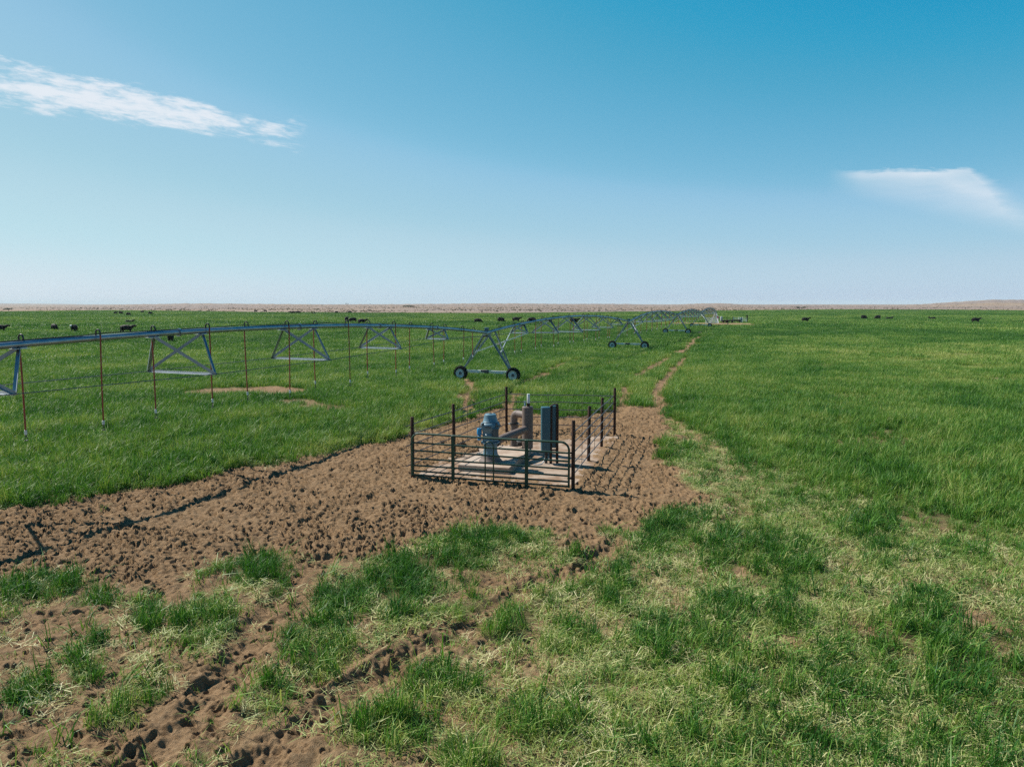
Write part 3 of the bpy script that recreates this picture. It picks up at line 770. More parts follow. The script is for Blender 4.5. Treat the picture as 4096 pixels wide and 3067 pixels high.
def build_pump(loc, name, label, aim, full=True):
    root = thing(name, label, 'pump', loc)
    d = Vector((aim[0] - loc[0], aim[1] - loc[1], 0)).normalized(); side = Vector((-d.y, d.x, 0))
    obj('discharge_head', MB().lathe([(0.37, 0.0), (0.37, 0.035), (0.33, 0.045), (0.27, 0.16), (0.235, 0.32), (0.225, 0.50), (0.235, 0.60), (0.31, 0.62), (0.31, 0.67), (0.27, 0.68)], 28), 'pump_grey', root)
    obj('base_skirt', MB().lathe([(0.39, 0.0), (0.385, 0.03), (0.345, 0.07), (0.30, 0.15), (0.285, 0.20)], 28, cap=False), 'brown_pipe', root)
    body = obj('motor_body', MB().lathe([(0.24, 0.68), (0.27, 0.70), (0.27, 0.78), (0.255, 0.80), (0.255, 0.84), (0.27, 0.86), (0.27, 0.93), (0.252, 0.95), (0.255, 1.0), (0.30, 1.10), (0.325, 1.16), (0.325, 1.27), (0.305, 1.30), (0.27, 1.315)], 32), 'pump_grey', root)
    for i in range(4):
        a = 0.7 + i * math.pi / 2; q = Vector((math.cos(a), math.sin(a), 0)) * 0.33
        obj('lifting_lug', MB().box((q.x, q.y, 1.285), (0.07, 0.06, 0.09), a, 0.01), 'pump_dark', body)
    for i in range(6):
        a = i * math.pi / 3 + 0.3; q = Vector((math.cos(a), math.sin(a), 0)) * 0.327
        obj('air_vent', MB().box((q.x, q.y, 1.21), (0.012, 0.20, 0.06), a), 'pump_dark', body)
    cap = obj('motor_cap', MB().lathe([(0.255, 1.30), (0.26, 1.345), (0.245, 1.36), (0.215, 1.50), (0.195, 1.585), (0.17, 1.605), (0.0, 1.61)], 28), 'pump_grey', root)
    obj('cap_knob', MB().lathe([(0.05, 1.605), (0.05, 1.63), (0.035, 1.64), (0.0, 1.64)], 12), 'pump_dark', cap)
    jb = V3((0.17, -0.24, 0.98)) if full else V3((0.2, -0.2, 0.98)); jb.z = 0.98
    bx = obj('junction_box', MB().box(jb, (0.20, 0.15, 0.34), 0.25, 0.015), 'pump_dark', root)
    obj('box_lid', MB().box((jb.x, jb.y, jb.z + 0.178), (0.22, 0.17, 0.022), 0.25, 0.006), 'pump_grey', bx)
    if full:
        q = Vector((-0.37, -0.06, 0))
        bt = obj('blue_oiler', MB().lathe([(0.05, 0.72), (0.062, 0.73), (0.062, 0.86), (0.05, 0.875), (0.05, 0.90), (0.078, 0.915), (0.082, 0.93), (0.082, 1.10), (0.07, 1.125), (0.0, 1.13)], 18, (q.x, q.y, 0)), 'blue', root)
        obj('bracket', MB().tube([q + Vector((0, 0, 1.12)), q + Vector((0.02, 0, 1.17)), q + Vector((0.10, 0.02, 1.18))], 0.018, 6), 'pump_dark', bt)
        obj('name_plate', MB().box((-0.18, -0.18, 0.89), (0.09, 0.012, 0.06), -0.78), 'galv_bright', body)
    fl = d * 0.30
    obj('outlet_flange', MB().tube([fl + Vector((0, 0, 0.62 - 0.24 + 0.24)), fl + d * 0.05 + Vector((0, 0, 0.62))], 0.20, 20), 'motor_grey', root)
    obj('outlet_neck', MB().tube([Vector((0, 0, 0.40)), d * 0.12 + Vector((0, 0, 0.50)), d * 0.22 + Vector((0, 0, 0.60)), fl + Vector((0, 0, 0.62))], [0.16, 0.165, 0.16, 0.15], 16), 'brown_pipe', root)
    for i in range(8):
        a = i * math.pi / 4; q = d * 0.36 + side * (0.165 * math.cos(a)) + Vector((0, 0, 0.62 + 0.165 * math.sin(a)))
        obj('bolt', MB().tube([q - d * 0.02, q + d * 0.02], 0.016, 6), 'dark_steel', root)
    return root


def build_separator():
    loc = V3(CO, BLK_Z); root = thing('sand_separator', 'dusty brown upright steel cylinder with pipes beside the pump', 'pressure tank', loc)
    d = Vector((PU[0] - CO[0], PU[1] - CO[1], 0)); L = d.length; d.normalize()
    obj('column', MB().lathe([(0.20, 0.0), (0.20, 0.8), (0.20, 1.52), (0.185, 1.535), (0.0, 1.54)], 32), 'brown_pipe', root)
    zc = 0.62
    obj('inlet_pipe', MB().tube([d * 0.10 + Vector((0, 0, zc + 0.10)), d * (L * 0.5) + Vector((0, 0, zc + 0.05)), d * (L - 0.37) + Vector((0, 0, zc))], 0.135, 20), 'brown_pipe', root)
    e = V3(VP) - V3(CO); r = 0.22; el = e.length; e.normalize(); zt = 1.20
    pts = [e * 0.12 + Vector((0, 0, zt)), e * (el - r) + Vector((0, 0, zt))]
    for i in range(1, 7): a = i / 6 * math.pi / 2; pts.append(e * (el - r + r * math.sin(a)) + Vector((0, 0, zt - r + r * math.cos(a))))
    pts += [e * el + Vector((0, 0, 0.82))]
    el_o = obj('elbow_pipe', MB().tube(pts, 0.135, 20), 'brown_pipe', root)
    obj('weld_seam', MB().tube([e * (el - r - 0.02) + Vector((0, 0, zt)), e * (el - r + 0.005) + Vector((0, 0, zt))], 0.141, 20), 'brown_pipe', el_o)
    dn = obj('riser_pipe', MB().tube([e * el + Vector((0, 0, 0.80)), e * el + Vector((0, 0, -0.35))], 0.132, 20), 'brown_pipe', root)
    obj('clamp_ring', MB().tube([e * el + Vector((0, 0, 0.83)), e * el + Vector((0, 0, 0.775))], 0.172, 20), 'dark_steel', dn)
    for s in (-1, 1):
        q = e * el + Vector((0.17 * s, -0.05, 0.80)); obj('clamp_bolt', MB().tube([q + Vector((-0.04 * s, -0.03, 0)), q + Vector((0.04 * s, 0.0, 0.0))], 0.018, 6), 'galv_bright', dn)
    vp = obj('vent_pipe', MB().lathe([(0.052, 1.66), (0.056, 1.67), (0.056, 1.98), (0.05, 2.0), (0.0, 2.0)], 14, (0.03, 0, 0)), 'white_plastic', root)
    obj('vent_coupling', MB().lathe([(0.05, 1.53), (0.058, 1.56), (0.058, 1.655), (0.045, 1.665)], 14, (0.03, 0, 0)), 'rust', vp)
    vv = obj('air_valve', MB().lathe([(0.024, 1.53), (0.024, 1.57), (0.036, 1.58), (0.036, 1.64), (0.028, 1.65), (0.028, 1.69), (0.042, 1.70), (0.042, 1.74), (0.0, 1.75)], 12, (-0.10, -0.03, 0)), 'galv', root)
    v = obj('gate_valve', MB().box((-0.30, 0.02, 0.14), (0.16, 0.14, 0.16), 0.3, 0.02).tube([(-0.55, -0.02, 0.10), (-0.05, 0.05, 0.12)], 0.03, 8), 'dark_steel', root)
    obj('hand_wheel', MB().tube([(-0.30 + 0.12 * math.cos(a), 0.0 + 0.12 * math.sin(a), 0.27) for a in np.linspace(0, 2 * math.pi, 13)[:-1]], 0.012, 6, closed=True), 'galv', v)


def build_cabinet():
    b = gpx(2203, 1856); loc = V3(b); root = thing('electric_cabinet', 'tall teal electric cabinet on rusty posts beside the pump', 'electric cabinet', loc)
    rz = 0.10; cs, sn = math.cos(rz), math.sin(rz)
    L = lambda x, y, z: Vector((x * cs - y * sn, x * sn + y * cs, z))
    q = L(-0.185, 0.02, 1.24); cb = obj('main_box', MB().box(q, (0.30, 0.26, 1.52), rz, 0.012), 'cabinet', root)
    obj('door', MB().box(L(-0.185, -0.118, 1.24), (0.27, 0.014, 1.46), rz, 0.004), 'cabinet', cb)
    q = L(0.10, 0.10, 1.30); c2 = obj('side_box', MB().box(q, (0.16, 0.22, 1.46), rz, 0.012), 'cabinet', root)
    for x, y, h in ((-0.005, -0.02, 2.02), (0.215, -0.02, 2.06)):
        obj('post', MB().box(L(x, y, h / 2 - 0.1), (0.085, 0.085, h + 0.2), rz, 0.006), 'rust', root)
    hp = obj('header', MB().tube([L(-0.03, -0.02, 2.03), L(0.10, -0.02, 2.09), L(0.24, -0.02, 2.08)], 0.032, 4), 'dark_steel', root)
    obj('brace', MB().box(L(0.10, -0.02, 0.50), (0.16, 0.05, 0.05), rz), 'dark_steel', root)
    obj('conduit', MB().tube([L(-0.15, 0.02, 0.50), L(-0.16, 0.02, 0.25), L(-0.17, 0.0, -0.1)], 0.05, 10), 'dark_steel', root)
    obj('flexible_conduit', MB().tube([L(-0.22, -0.06, 0.22), L(-0.25, -0.12, 0.14), L(-0.34, -0.2, 0.06), L(-0.5, -0.25, 0.045), L(-0.62, -0.2, 0.05)], 0.02, 8), 'grey_box', root)


build_pen(); build_gate()
build_pump(V3(PU, BLK_Z), 'irrigation_pump', 'grey-green upright pump motor with blue side cylinder in the near pen', CO)
build_separator(); build_cabinet()


# ================================================================== the pivot machine
def build_pivot():
    root = thing('pivot_irrigator', 'long galvanised wheeled pivot irrigation machine with red drop hoses crossing the field', 'irrigation machine', (PV[0], PV[1], 0.0))
    O = Vector((PV[0], PV[1], 0.0))
    # shared meshes, unit length along z where they are stretched
    def unit_angle(w, th=0.010):
        p = [(0, 0), (w, 0), (w, th), (th, th), (th, w), (0, w)]; p = [(a - w * .35, b - w * .35) for a, b in p]
        vs = [(a, b, 0) for a, b in p] + [(a, b, 1) for a, b in p]
        fs = [tuple(range(5, -1, -1)), tuple(range(6, 12))] + [(i, (i + 1) % 6, 6 + (i + 1) % 6, 6 + i) for i in range(6)]
        return MB().add(vs, fs).mesh('strut')
    a_strut = unit_angle(0.10); a_strut.materials.append(M['strut'])
    a_cross = unit_angle(0.085); a_cross.materials.append(M['galv_bright'])
    a_leg = unit_angle(0.145, 0.014); a_leg.materials.append(M['strut'])
    plate = MB().box((0, 0, 0), (0.46, 0.26, 0.012), 0, 0).box((0, 0, 0.05), (0.40, 0.015, 0.10)).mesh('pipe_plate'); plate.materials.append(M['galv_bright'])
    flange = MB().tube([(-0.035, 0, 0), (0.035, 0, 0)], 0.145, 18).mesh('flange', True); flange.materials.append(M['galv'])
    # gooseneck: leaves the top of the pipe, arches over to +y
    gp = [(0, 0, 0.08), (0, 0.005, 0.15)] + [(0, 0.095 - 0.09 * math.cos(a), 0.17 + 0.09 * math.sin(a)) for a in np.linspace(0.1, math.pi, 9)] + [(0, 0.185, 0.08)]
    goose = MB().tube(gp, 0.024, 8).mesh('gooseneck', True); goose.materials.append(M['black'])
    hose_m = MB().tube([(0.012 * math.sin(3 * t), 0.010 * math.sin(2.2 * t + 1), -t) for t in np.linspace(0, 1, 7)], 0.025, 6).mesh('drop_hose', True); hose_m.materials.append(M['hose'])
    head = MB().lathe([(0.018, 0.0), (0.036, -0.01), (0.036, -0.13), (0.02, -0.14)], 10).mesh('pressure_regulator', True); head.materials.append(M['white_plastic'])
    spr = MB().lathe([(0.016, -0.14), (0.02, -0.19), (0.008, -0.20)], 8).tube([(0.012, 0, -0.19), (0.055, 0, -0.22), (0.04, 0, -0.28), (0.0, 0, -0.30)], 0.009, 5).tube([(-0.012, 0, -0.19), (-0.055, 0, -0.22), (-0.04, 0, -0.28), (0.0, 0, -0.30)], 0.009, 5).lathe([(0.05, -0.305), (0.05, -0.29), (0.01, -0.28)], 10).mesh('spray_nozzle', True); spr.materials.append(M['black'])
    # tyre with lugs, axle along local y
    tr = MB(); prof = [(0.33, -0.13), (0.36, -0.15), (0.45, -0.155), (0.495, -0.13), (0.51, -0.06), (0.515, 0.0), (0.51, 0.06), (0.495, 0.13), (0.45, 0.155), (0.36, 0.15), (0.33, 0.13), (0.32, 0.0), (0.33, -0.13)]
    tr.lathe(prof, 36, (0, 0, 0), 'Y', False)
    for i in range(20):
        for sgn in (-1, 1):
            a0 = 2 * math.pi * (i + (0.5 if sgn > 0 else 0)) / 20; vs = []
            for (da_, yy) in ((0.0, 0.01), (0.085, 0.01), (-0.10, 0.15), (-0.02, 0.15)):
                for rr_ in (0.49 if yy > .1 else 0.505, 0.548 if yy < .1 else 0.532):
                    a = a0 + da_; vs.append((rr_ * math.cos(a), sgn * yy, rr_ * math.sin(a)))
            # vertices: 0,1 inner-start 2,3 inner-end 4,5 outer-start 6,7 outer-end (low, high)
            tr.add(vs, [(1, 3, 7, 5), (0, 4, 6, 2), (0, 1, 5, 4), (2, 6, 7, 3), (0, 2, 3, 1), (4, 5, 7, 6)])
    tyre = tr.mesh('tyre'); tyre.materials.append(M['tyre'])
    rim = MB().lathe([(0.0, -0.05), (0.10, -0.05), (0.12, -0.075), (0.22, -0.06), (0.27, -0.10), (0.33, -0.135), (0.335, -0.10), (0.335, 0.10), (0.33, 0.135), (0.27, 0.05), (0.0, 0.03)], 28, (0, 0, 0), 'Y').mesh('rim', True); rim.materials.append(M['rim'])
    hub = MB().lathe([(0.0, -0.13), (0.085, -0.12), (0.095, -0.05), (0.095, 0.16), (0.06, 0.20), (0.0, 0.20)], 16, (0, 0, 0), 'Y').mesh('wheel_hub', True); hub.materials.append(M['motor_grey'])

    def strut(name, me, a, b, parent=root, off=Vector((0, 0, 0)), roll=0.0):
        v = b - a; q = v.to_track_quat('Z', 'Y')
        if roll: q = q @ Quaternion((0, 0, 1), roll)
        return obj(name, me, None, parent, a - O + off, q, (1, 1, v.length))
    ZEND = 3.47; RISE = 0.97; PR = 0.095
    ends = [T0, T1, T2, T3, T4, PV]

    def zg(p): return gz(p[0], p[1])
    zpipe = [zg(p) + ZEND for p in ends]; zpipe[-1] = 3.45
    for si in range(5):
        A, B = ends[si + 1], ends[si]                                # from the pivot outwards
        if si == 0: A, B = T1, T0
        za, zb = (zpipe[si + 1], zpipe[si])
        ax = Vector((B[0] - A[0], B[1] - A[1], 0)); L = ax.length; ax.normalize(); nr = Vector((-ax.y, ax.x, 0))

        def pt(sm, side=0.0, dz=0.0):
            t = sm / L; z = za + (zb - za) * t + RISE * (L / 44.0) * 4 * t * (1 - t)
            return Vector((A[0], A[1], 0)) + ax * sm + nr * side + Vector((0, 0, z + dz))
        n = 41
        pipe = obj('water_pipe', MB().tube([pt(L * i / (n - 1) if 0 < i < n - 1 else (0.12 if i == 0 else L - 0.12)) - O for i in range(n)], PR, 14), 'galv', root)
        cab = []
        for i in range(60):
            sm = 0.2 + (L - 0.4) * i / 59; lift = 0.012 + (0.05 * max(0, math.sin(i * 0.9 + si)) ** 6)
            cab.append(pt(sm, 0.03 * math.sin(i * 0.55), PR + lift) - O)
        obj('power_cable', MB().tube(cab, 0.017, 5), 'black', root)
        # truss frames
        nset = 6; first = 7.9 if si == 0 else 6.0; sp = (L - 2 * first) / (nset - 1)
        dep = (0.66, 1.15, 1.40, 1.40, 1.15, 0.66); wid = (0.75, 1.25, 1.5, 1.5, 1.25, 0.75)
        nodesL, nodesR = [], []
        dirq = ax.to_track_quat('X', 'Z')
        for k in range(nset):
            sm = first + sp * k; a = pt(sm - 1.07, 0, -PR * 0.9); b = pt(sm + 1.07, 0, -PR * 0.9); m = pt(sm)
            l = m + nr * wid[k] - Vector((0, 0, dep[k])); r = m - nr * wid[k] - Vector((0, 0, dep[k]))
            nodesL.append(l); nodesR.append(r)
            for p_, q_ in ((a, l), (a, r), (b, l), (b, r)): strut('truss_strut', a_strut, p_, q_, roll=random.choice((0, 1.57)))
            strut('cross_strut', a_cross, l, r)
            for p_ in (a, b): obj('pipe_plate', plate, None, root, p_ - O + Vector((0, 0, -0.03)), dirq)
            obj('flange', flange, None, pipe, m - O, dirq)
        for nodes, sg in ((nodesL, 1), (nodesR, -1)):
            pts = [pt(0.35, 0.05 * sg, -0.25)] + nodes + [pt(L - 0.35, 0.05 * sg, -0.25)]
            obj('truss_rod', MB().tube([p - O for p in pts], 0.014, 5), 'rod', root)
        # goosenecks, drop hoses and nozzles, turn about on the two sides of the pipe
        if si == 0:
            us = [2.1 + 2.22 * i for i in range(21)]
        else:
            us = list(np.arange(1.5, L - 0.8, 2.22))
        for i, sm in enumerate(us):
            sg = 1 if (i + (si == 0)) % 2 == 0 else -1
            p = pt(sm); z_ = math.atan2(ax.y, ax.x)
            g = obj('gooseneck', goose, None, root, p - O, (0, 0, z_ if sg > 0 else z_ + math.pi))
            top = p + nr * (0.185 * sg) + Vector((0, 0, 0.08)); zb_ = zg(top) + 1.98 + random.uniform(-0.10, 0.10); ln = top.z - zb_
            tilt = (random.gauss(0, 0.012), random.gauss(0, 0.012), random.uniform(0, 6))
            h = obj('drop_hose', hose_m, None, root, top - O, tilt, (1, 1, ln))
            nz = obj('pressure_regulator', head, None, h, (0, 0, -1), None, (1, 1, 1 / ln))
            obj('spray_nozzle', spr, None, h, (0, 0, -1), (0, 0, random.uniform(0, 3)), (1, 1, 1 / ln))
    # towers
    for ti in range(5):
        T = ends[ti]; zb = zg(T)
        if ti == 0: ax = Vector((T1[0] - T0[0], T1[1] - T0[1], 0))
        else: ax = Vector((ends[ti + 1][0] - ends[ti - 1][0], ends[ti + 1][1] - ends[ti - 1][1], 0))
        ax.normalize(); nr = Vector((ax.y, -ax.x, 0))                # nr points right in the picture
        c = Vector((T[0], T[1], zb)); zt = ZEND
        up = lambda z: Vector((0, 0, z))
        # joint between the spans
        obj('span_joint', MB().tube([c - ax * 0.30 + up(zt) - O, c + ax * 0.30 + up(zt) - O], 0.135, 16), 'galv', root)
        obj('tower_box', MB().box(c + up(zt + 0.24) - O, (0.26, 0.26, 0.28), math.atan2(ax.y, ax.x), 0.02), 'cabinet', root)
        obj('joint_bracket', MB().box(c + up(zt - 0.22) - ax * 0.15 - O, (0.9, 0.12, 0.12), math.atan2(ax.y, ax.x), 0.01), 'dark_steel', root)
        for j, s in enumerate((-1, 1)):
            foot = c + nr * (1.85 * s) + up(0.78)
            la = c + nr * (0.18 * s) + up(zt - 0.12) - ax * 0.12; lb = c + nr * (0.12 * s) + up(zt + 0.05) + ax * 1.25
            strut('tower_leg', a_leg, la, foot, roll=1.57 * (s > 0)); strut('tower_leg', a_leg, lb, foot + ax * 0.10 + up(0.1), roll=1.57 * (s < 0))
            m1 = la.lerp(foot, 0.52); m2 = lb.lerp(foot + up(0.1), 0.52)
            strut('leg_tie', a_strut, m1, m2)
            m1 = la.lerp(foot, 0.76); m2 = lb.lerp(foot + up(0.1), 0.74); strut('leg_tie', a_strut, m1, m2)
            # brace to the bottom of the first truss frame of the span towards the pivot
            if ti >= 1:
                A, B = ends[ti + 1], ends[ti]; av = Vector((A[0] - B[0], A[1] - B[1], 0)); L = av.length; av.normalize(); nn = Vector((av.y, -av.x, 0))
                t = 6.0 / L; z = (zb + ZEND) * (1 - t) + zpipe[ti + 1] * t + RISE * (L / 44.0) * 4 * t * (1 - t) - 0.66
                node = Vector((B[0], B[1], z)) + av * 6.0 - nn * (0.75 * s)
                strut('tower_brace', a_cross, la.lerp(foot, 0.52), node)
            # wheel, its axle along the pipe
            wc = c + nr * (2.05 * s) - ax * 0.06 + up(0.53)
            wq = Matrix(((nr.x, ax.x, 0), (nr.y, ax.y, 0), (0, 0, 1))).to_quaternion()
            ty = obj('wheel', rim, None, root, wc - O, wq)
            t_ = obj('tyre', tyre, None, ty, (0, 0, 0), (0, random.uniform(0, 0.3), 0)); obj('wheel_hub', hub, None, ty)
        bm_ = obj('base_beam', MB().box((0, 0, 0), (3.5, 0.13, 0.10), 0, 0.01).box((0, 0.0, -0.11), (3.6, 0.05, 0.05)), 'galv_bright', root, c + up(0.74) - O, (0, 0, math.atan2(nr.y, nr.x)))
        obj('gear_motor', MB().box((0, -0.02, -0.03), (0.34, 0.26, 0.24), 0, 0.04).tube([(-0.2, -0.03, 0.0), (-0.42, -0.03, 0.0)], 0.09, 12), 'motor_grey', bm_)
        for x in (-0.95, 0.95): obj('shaft_cover', MB().tube([(x - 0.33, -0.02, -0.11), (x + 0.33, -0.02, -0.11)], 0.055, 8), 'white_plastic', bm_)
        lp = []
        for i in range(14):
            t = i / 13; lp.append(c - ax * 0.2 - nr * (0.15 + 0.55 * math.sin(t * math.pi)) + up(zt - 0.2 - 1.0 * math.sin(t * math.pi)) + ax * 0.2 * t - O)
        obj('power_cable', MB().tube(lp, 0.014, 5), 'black', root)
    # pivot point: pyramid of four white legs round a riser
    c = Vector((PV[0], PV[1], 0)); ax = Vector((PV[0] - T4[0], PV[1] - T4[1], 0)).normalized(); nr = Vector((ax.y, -ax.x, 0))
    a_w = unit_angle(0.25, 0.03); a_w.materials.append(M['white_paint'])
    for s in (-1, 1):
        for e in (-1, 1):
            strut('pivot_leg', a_w, c + nr * (1.15 * s) + ax * (1.15 * e) + Vector((0, 0, -0.05)) - nr * 0.35, c + nr * 0.12 * s + ax * 0.12 * e + Vector((0, 0, 2.95)))
    obj('riser_pipe', MB().lathe([(0.13, -0.1), (0.13, 2.8), (0.20, 2.85), (0.20, 3.15), (0.13, 3.2), (0.13, 3.3)], 16), 'galv', root)
    obj('swivel_elbow', MB().tube([(0, 0, 3.25), (0, 0, 3.45), -ax * 0.10 + Vector((0, 0, 3.52)), -ax * 0.35 + Vector((0, 0, 3.48))], 0.16, 14), 'pump_dark', root)
    cb = obj('control_box', MB().box((nr * 0.65 - ax * 0.5 + Vector((0, 0, 1.62)))[:], (0.62, 0.3, 0.85), math.atan2(nr.y, nr.x), 0.02), 'grey_box', root)
    obj('red_door', MB().box((nr * 0.60 - ax * 0.66 + Vector((0, 0, 1.66)))[:], (0.36, 0.03, 0.62), math.atan2(nr.y, nr.x), 0.005), 'red', cb)
    return root


build_pivot()


# ================================================================== yard round the pivot point (about 207 m away)
def build_yard():
    # white pipe panel in front of the pyramid
    Y0 = gpx(2822, 1293.5); Y1 = gpx(2879, 1294.5); A = V3(Y0); B = V3(Y1)
    A.y = B.y = A.y + 0.0
    root = thing('pipe_panel', 'white pipe livestock panel standing by the distant pivot point', 'livestock panel', A)
    for z in (0.08, 0.36, 0.64, 0.92, 1.20, 1.52): obj('rail', MB().tube([(0, 0, z), ((B - A).x, (B - A).y, z)], 0.06, 8), 'white_paint', root)
    for t in (0.0, 0.5, 1.0): obj('upright', MB().tube([(B - A) * t + Vector((0, 0, 0.0)), (B - A) * t + Vector((0, 0, 1.56))], 0.045, 8), 'white_paint', root)
    y = PV[1] + 1.5; k = y / FPX
    X = lambda px: (px - 2048) * k * 1.0
    # dark suction pipe lying on blocks
    root = thing('supply_pipe', 'dark steel supply pipe raised above bare soil right of the pivot point', 'pipe', (X(2886), y, 0))
    w = X(2958) - X(2886)
    obj('pipe', MB().tube([(0, 0, 0.62), (w * .3, 0, 0.66), (w, 0, 0.75)], 0.22, 14), 'dark_steel', root)
    for t in (0.05, 0.26, 0.55, 0.95): obj('support_block', MB().box((w * t, 0, 0.22), (0.7 if t == 0.26 else 0.35, 0.5, 0.95 if t == 0.26 else 0.62), 0, 0.03), 'rust', root)
    obj('flange', MB().tube([(w * .26 - .05, 0, 0.66), (w * .26 + .05, 0, 0.66)], 0.36, 16), 'rust', root)
    # pale upright tank
    root = thing('pressure_tank', 'pale grey upright tank between the white panel and the supply pipe', 'tank', (X(2886), y + 0.9, 0))
    obj('shell', MB().lathe([(0.22, 0.45), (0.30, 0.55), (0.33, 0.7), (0.33, 1.65), (0.28, 1.82), (0.0, 1.9)], 18), 'grey_box', root)
    obj('stand', MB().lathe([(0.26, -0.05), (0.20, 0.1), (0.20, 0.5)], 14), 'dark_steel', root)
    # second pump, at the right end of the supply pipe
    build_pump((X(2961), y, 0.0), 'booster_pump', 'dark upright pump motor at the far end of the supply pipe', (X(2900), y), full=False)
    # open rail fence and its tall dark end post
    A = V3((X(2902), y + 2.4)); pxs = (2904, 2928, 2952, 2967); root = thing('rail_fence', 'pale rail fence behind the supply pipe right of the pivot point', 'fence', A)
    k2 = A.y / FPX; X2 = lambda px: (px - 2048) * k2
    for p in (2904, 2928, 2930, 2952, 2967, 2983): obj('post', MB().tube([(X2(p) - A.x, 0, -0.1), (X2(p) - A.x, 0, 1.75)], 0.07, 8), 'rust' if p in (2904, 2928) else 'white_paint', root)
    for z in (0.45, 0.80, 1.12, 1.45): obj('rail', MB().tube([(X2(2930) - A.x, 0.07, z), (X2(2983) - A.x, 0.07, z)], 0.035, 6), 'white_paint', root)
    root = thing('service_post', 'tall dark service post with a meter box at the right end of the far yard', 'utility post', (X2(2986), A.y, 0))
    obj('pole', MB().box((0, 0, 1.1), (0.16, 0.16, 2.4), 0, 0.01), 'dark_steel', root)
    obj('meter_box', MB().box((-0.16, -0.05, 1.75), (0.34, 0.2, 1.1), 0, 0.02), 'dark_steel', root)
    # a worn tyre-sized lump of mud left by the second wheel track
    p = gpx(2798, 1335)
    bm = bmesh.new(); bmesh.ops.create_icosphere(bm, subdivisions=3, radius=1)
    for v in bm.verts:
        n = float(fbm(np.array([v.co.x * 2 + 5]), np.array([v.co.y * 2 + v.co.z]), 0.6, 3, 3)[0]); v.co = Vector((v.co.x * 0.75, v.co.y * 0.5, max(v.co.z, -0.2) * 0.32)) * (0.7 + 0.6 * n)
    me = bpy.data.meshes.new('mud_clod'); bm.to_mesh(me); bm.free()
    tag(obj('mud_clod', me, 'dark_steel', None, (p[0], p[1], 0.05)), 'dark clod of mud beside the wheel track near the farther towers', 'mud clod')
    # long dark feed trough at the far edge of the crop
    p = gpx(1153, 1252.5); q = gpx(1203, 1252.5); root = thing('feed_trough', 'long dark raised feed trough at the far edge of the crop', 'feed trough', (p[0], p[1], 0)); w = q[0] - p[0]
    obj('tray', MB().add([(0, -.45, 0.95), (w, -.45, 0.85), (w, .45, 0.85), (0, .45, 0.95), (0, -.3, 0.5), (w, -.3, 0.4), (w, .3, 0.4), (0, .3, 0.5), (0.1, -.38, 0.93), (w - .1, -.38, 0.83), (w - .1, .38, 0.83), (0.1, .38, 0.93), (0.1, -.24, 0.56), (w - .1, -.24, 0.46), (w - .1, .24, 0.46), (0.1, .24, 0.56)],
        [(0, 1, 5, 4), (2, 3, 7, 6), (4, 5, 6, 7), (1, 2, 6, 5), (3, 0, 4, 7), (0, 8, 9, 1), (1, 9, 10, 2), (2, 10, 11, 3), (3, 11, 8, 0), (8, 12, 13, 9), (9, 13, 14, 10), (10, 14, 15, 11), (11, 15, 12, 8), (12, 15, 14, 13)]), 'dark_steel', root)
    for t in (0.08, 0.36, 0.64, 0.92): obj('leg', MB().box((w * t, 0, 0.2), (0.12, 0.5, 0.6)), 'dark_steel', root)
    # low dark water tank out in the scrub
    p = gpx(1477, 1242); root = tag(obj('water_tank', MB().lathe([(1.7, -0.3), (1.7, 0.55), (1.76, 0.58), (1.76, 0.66), (1.62, 0.66), (1.62, 0.45), (0, 0.45)], 28), 'dark_steel', None, (p[0], p[1], gz(p[0], p[1]))), 'low round dark stock tank out in the dry scrub', 'stock tank')


build_yard()


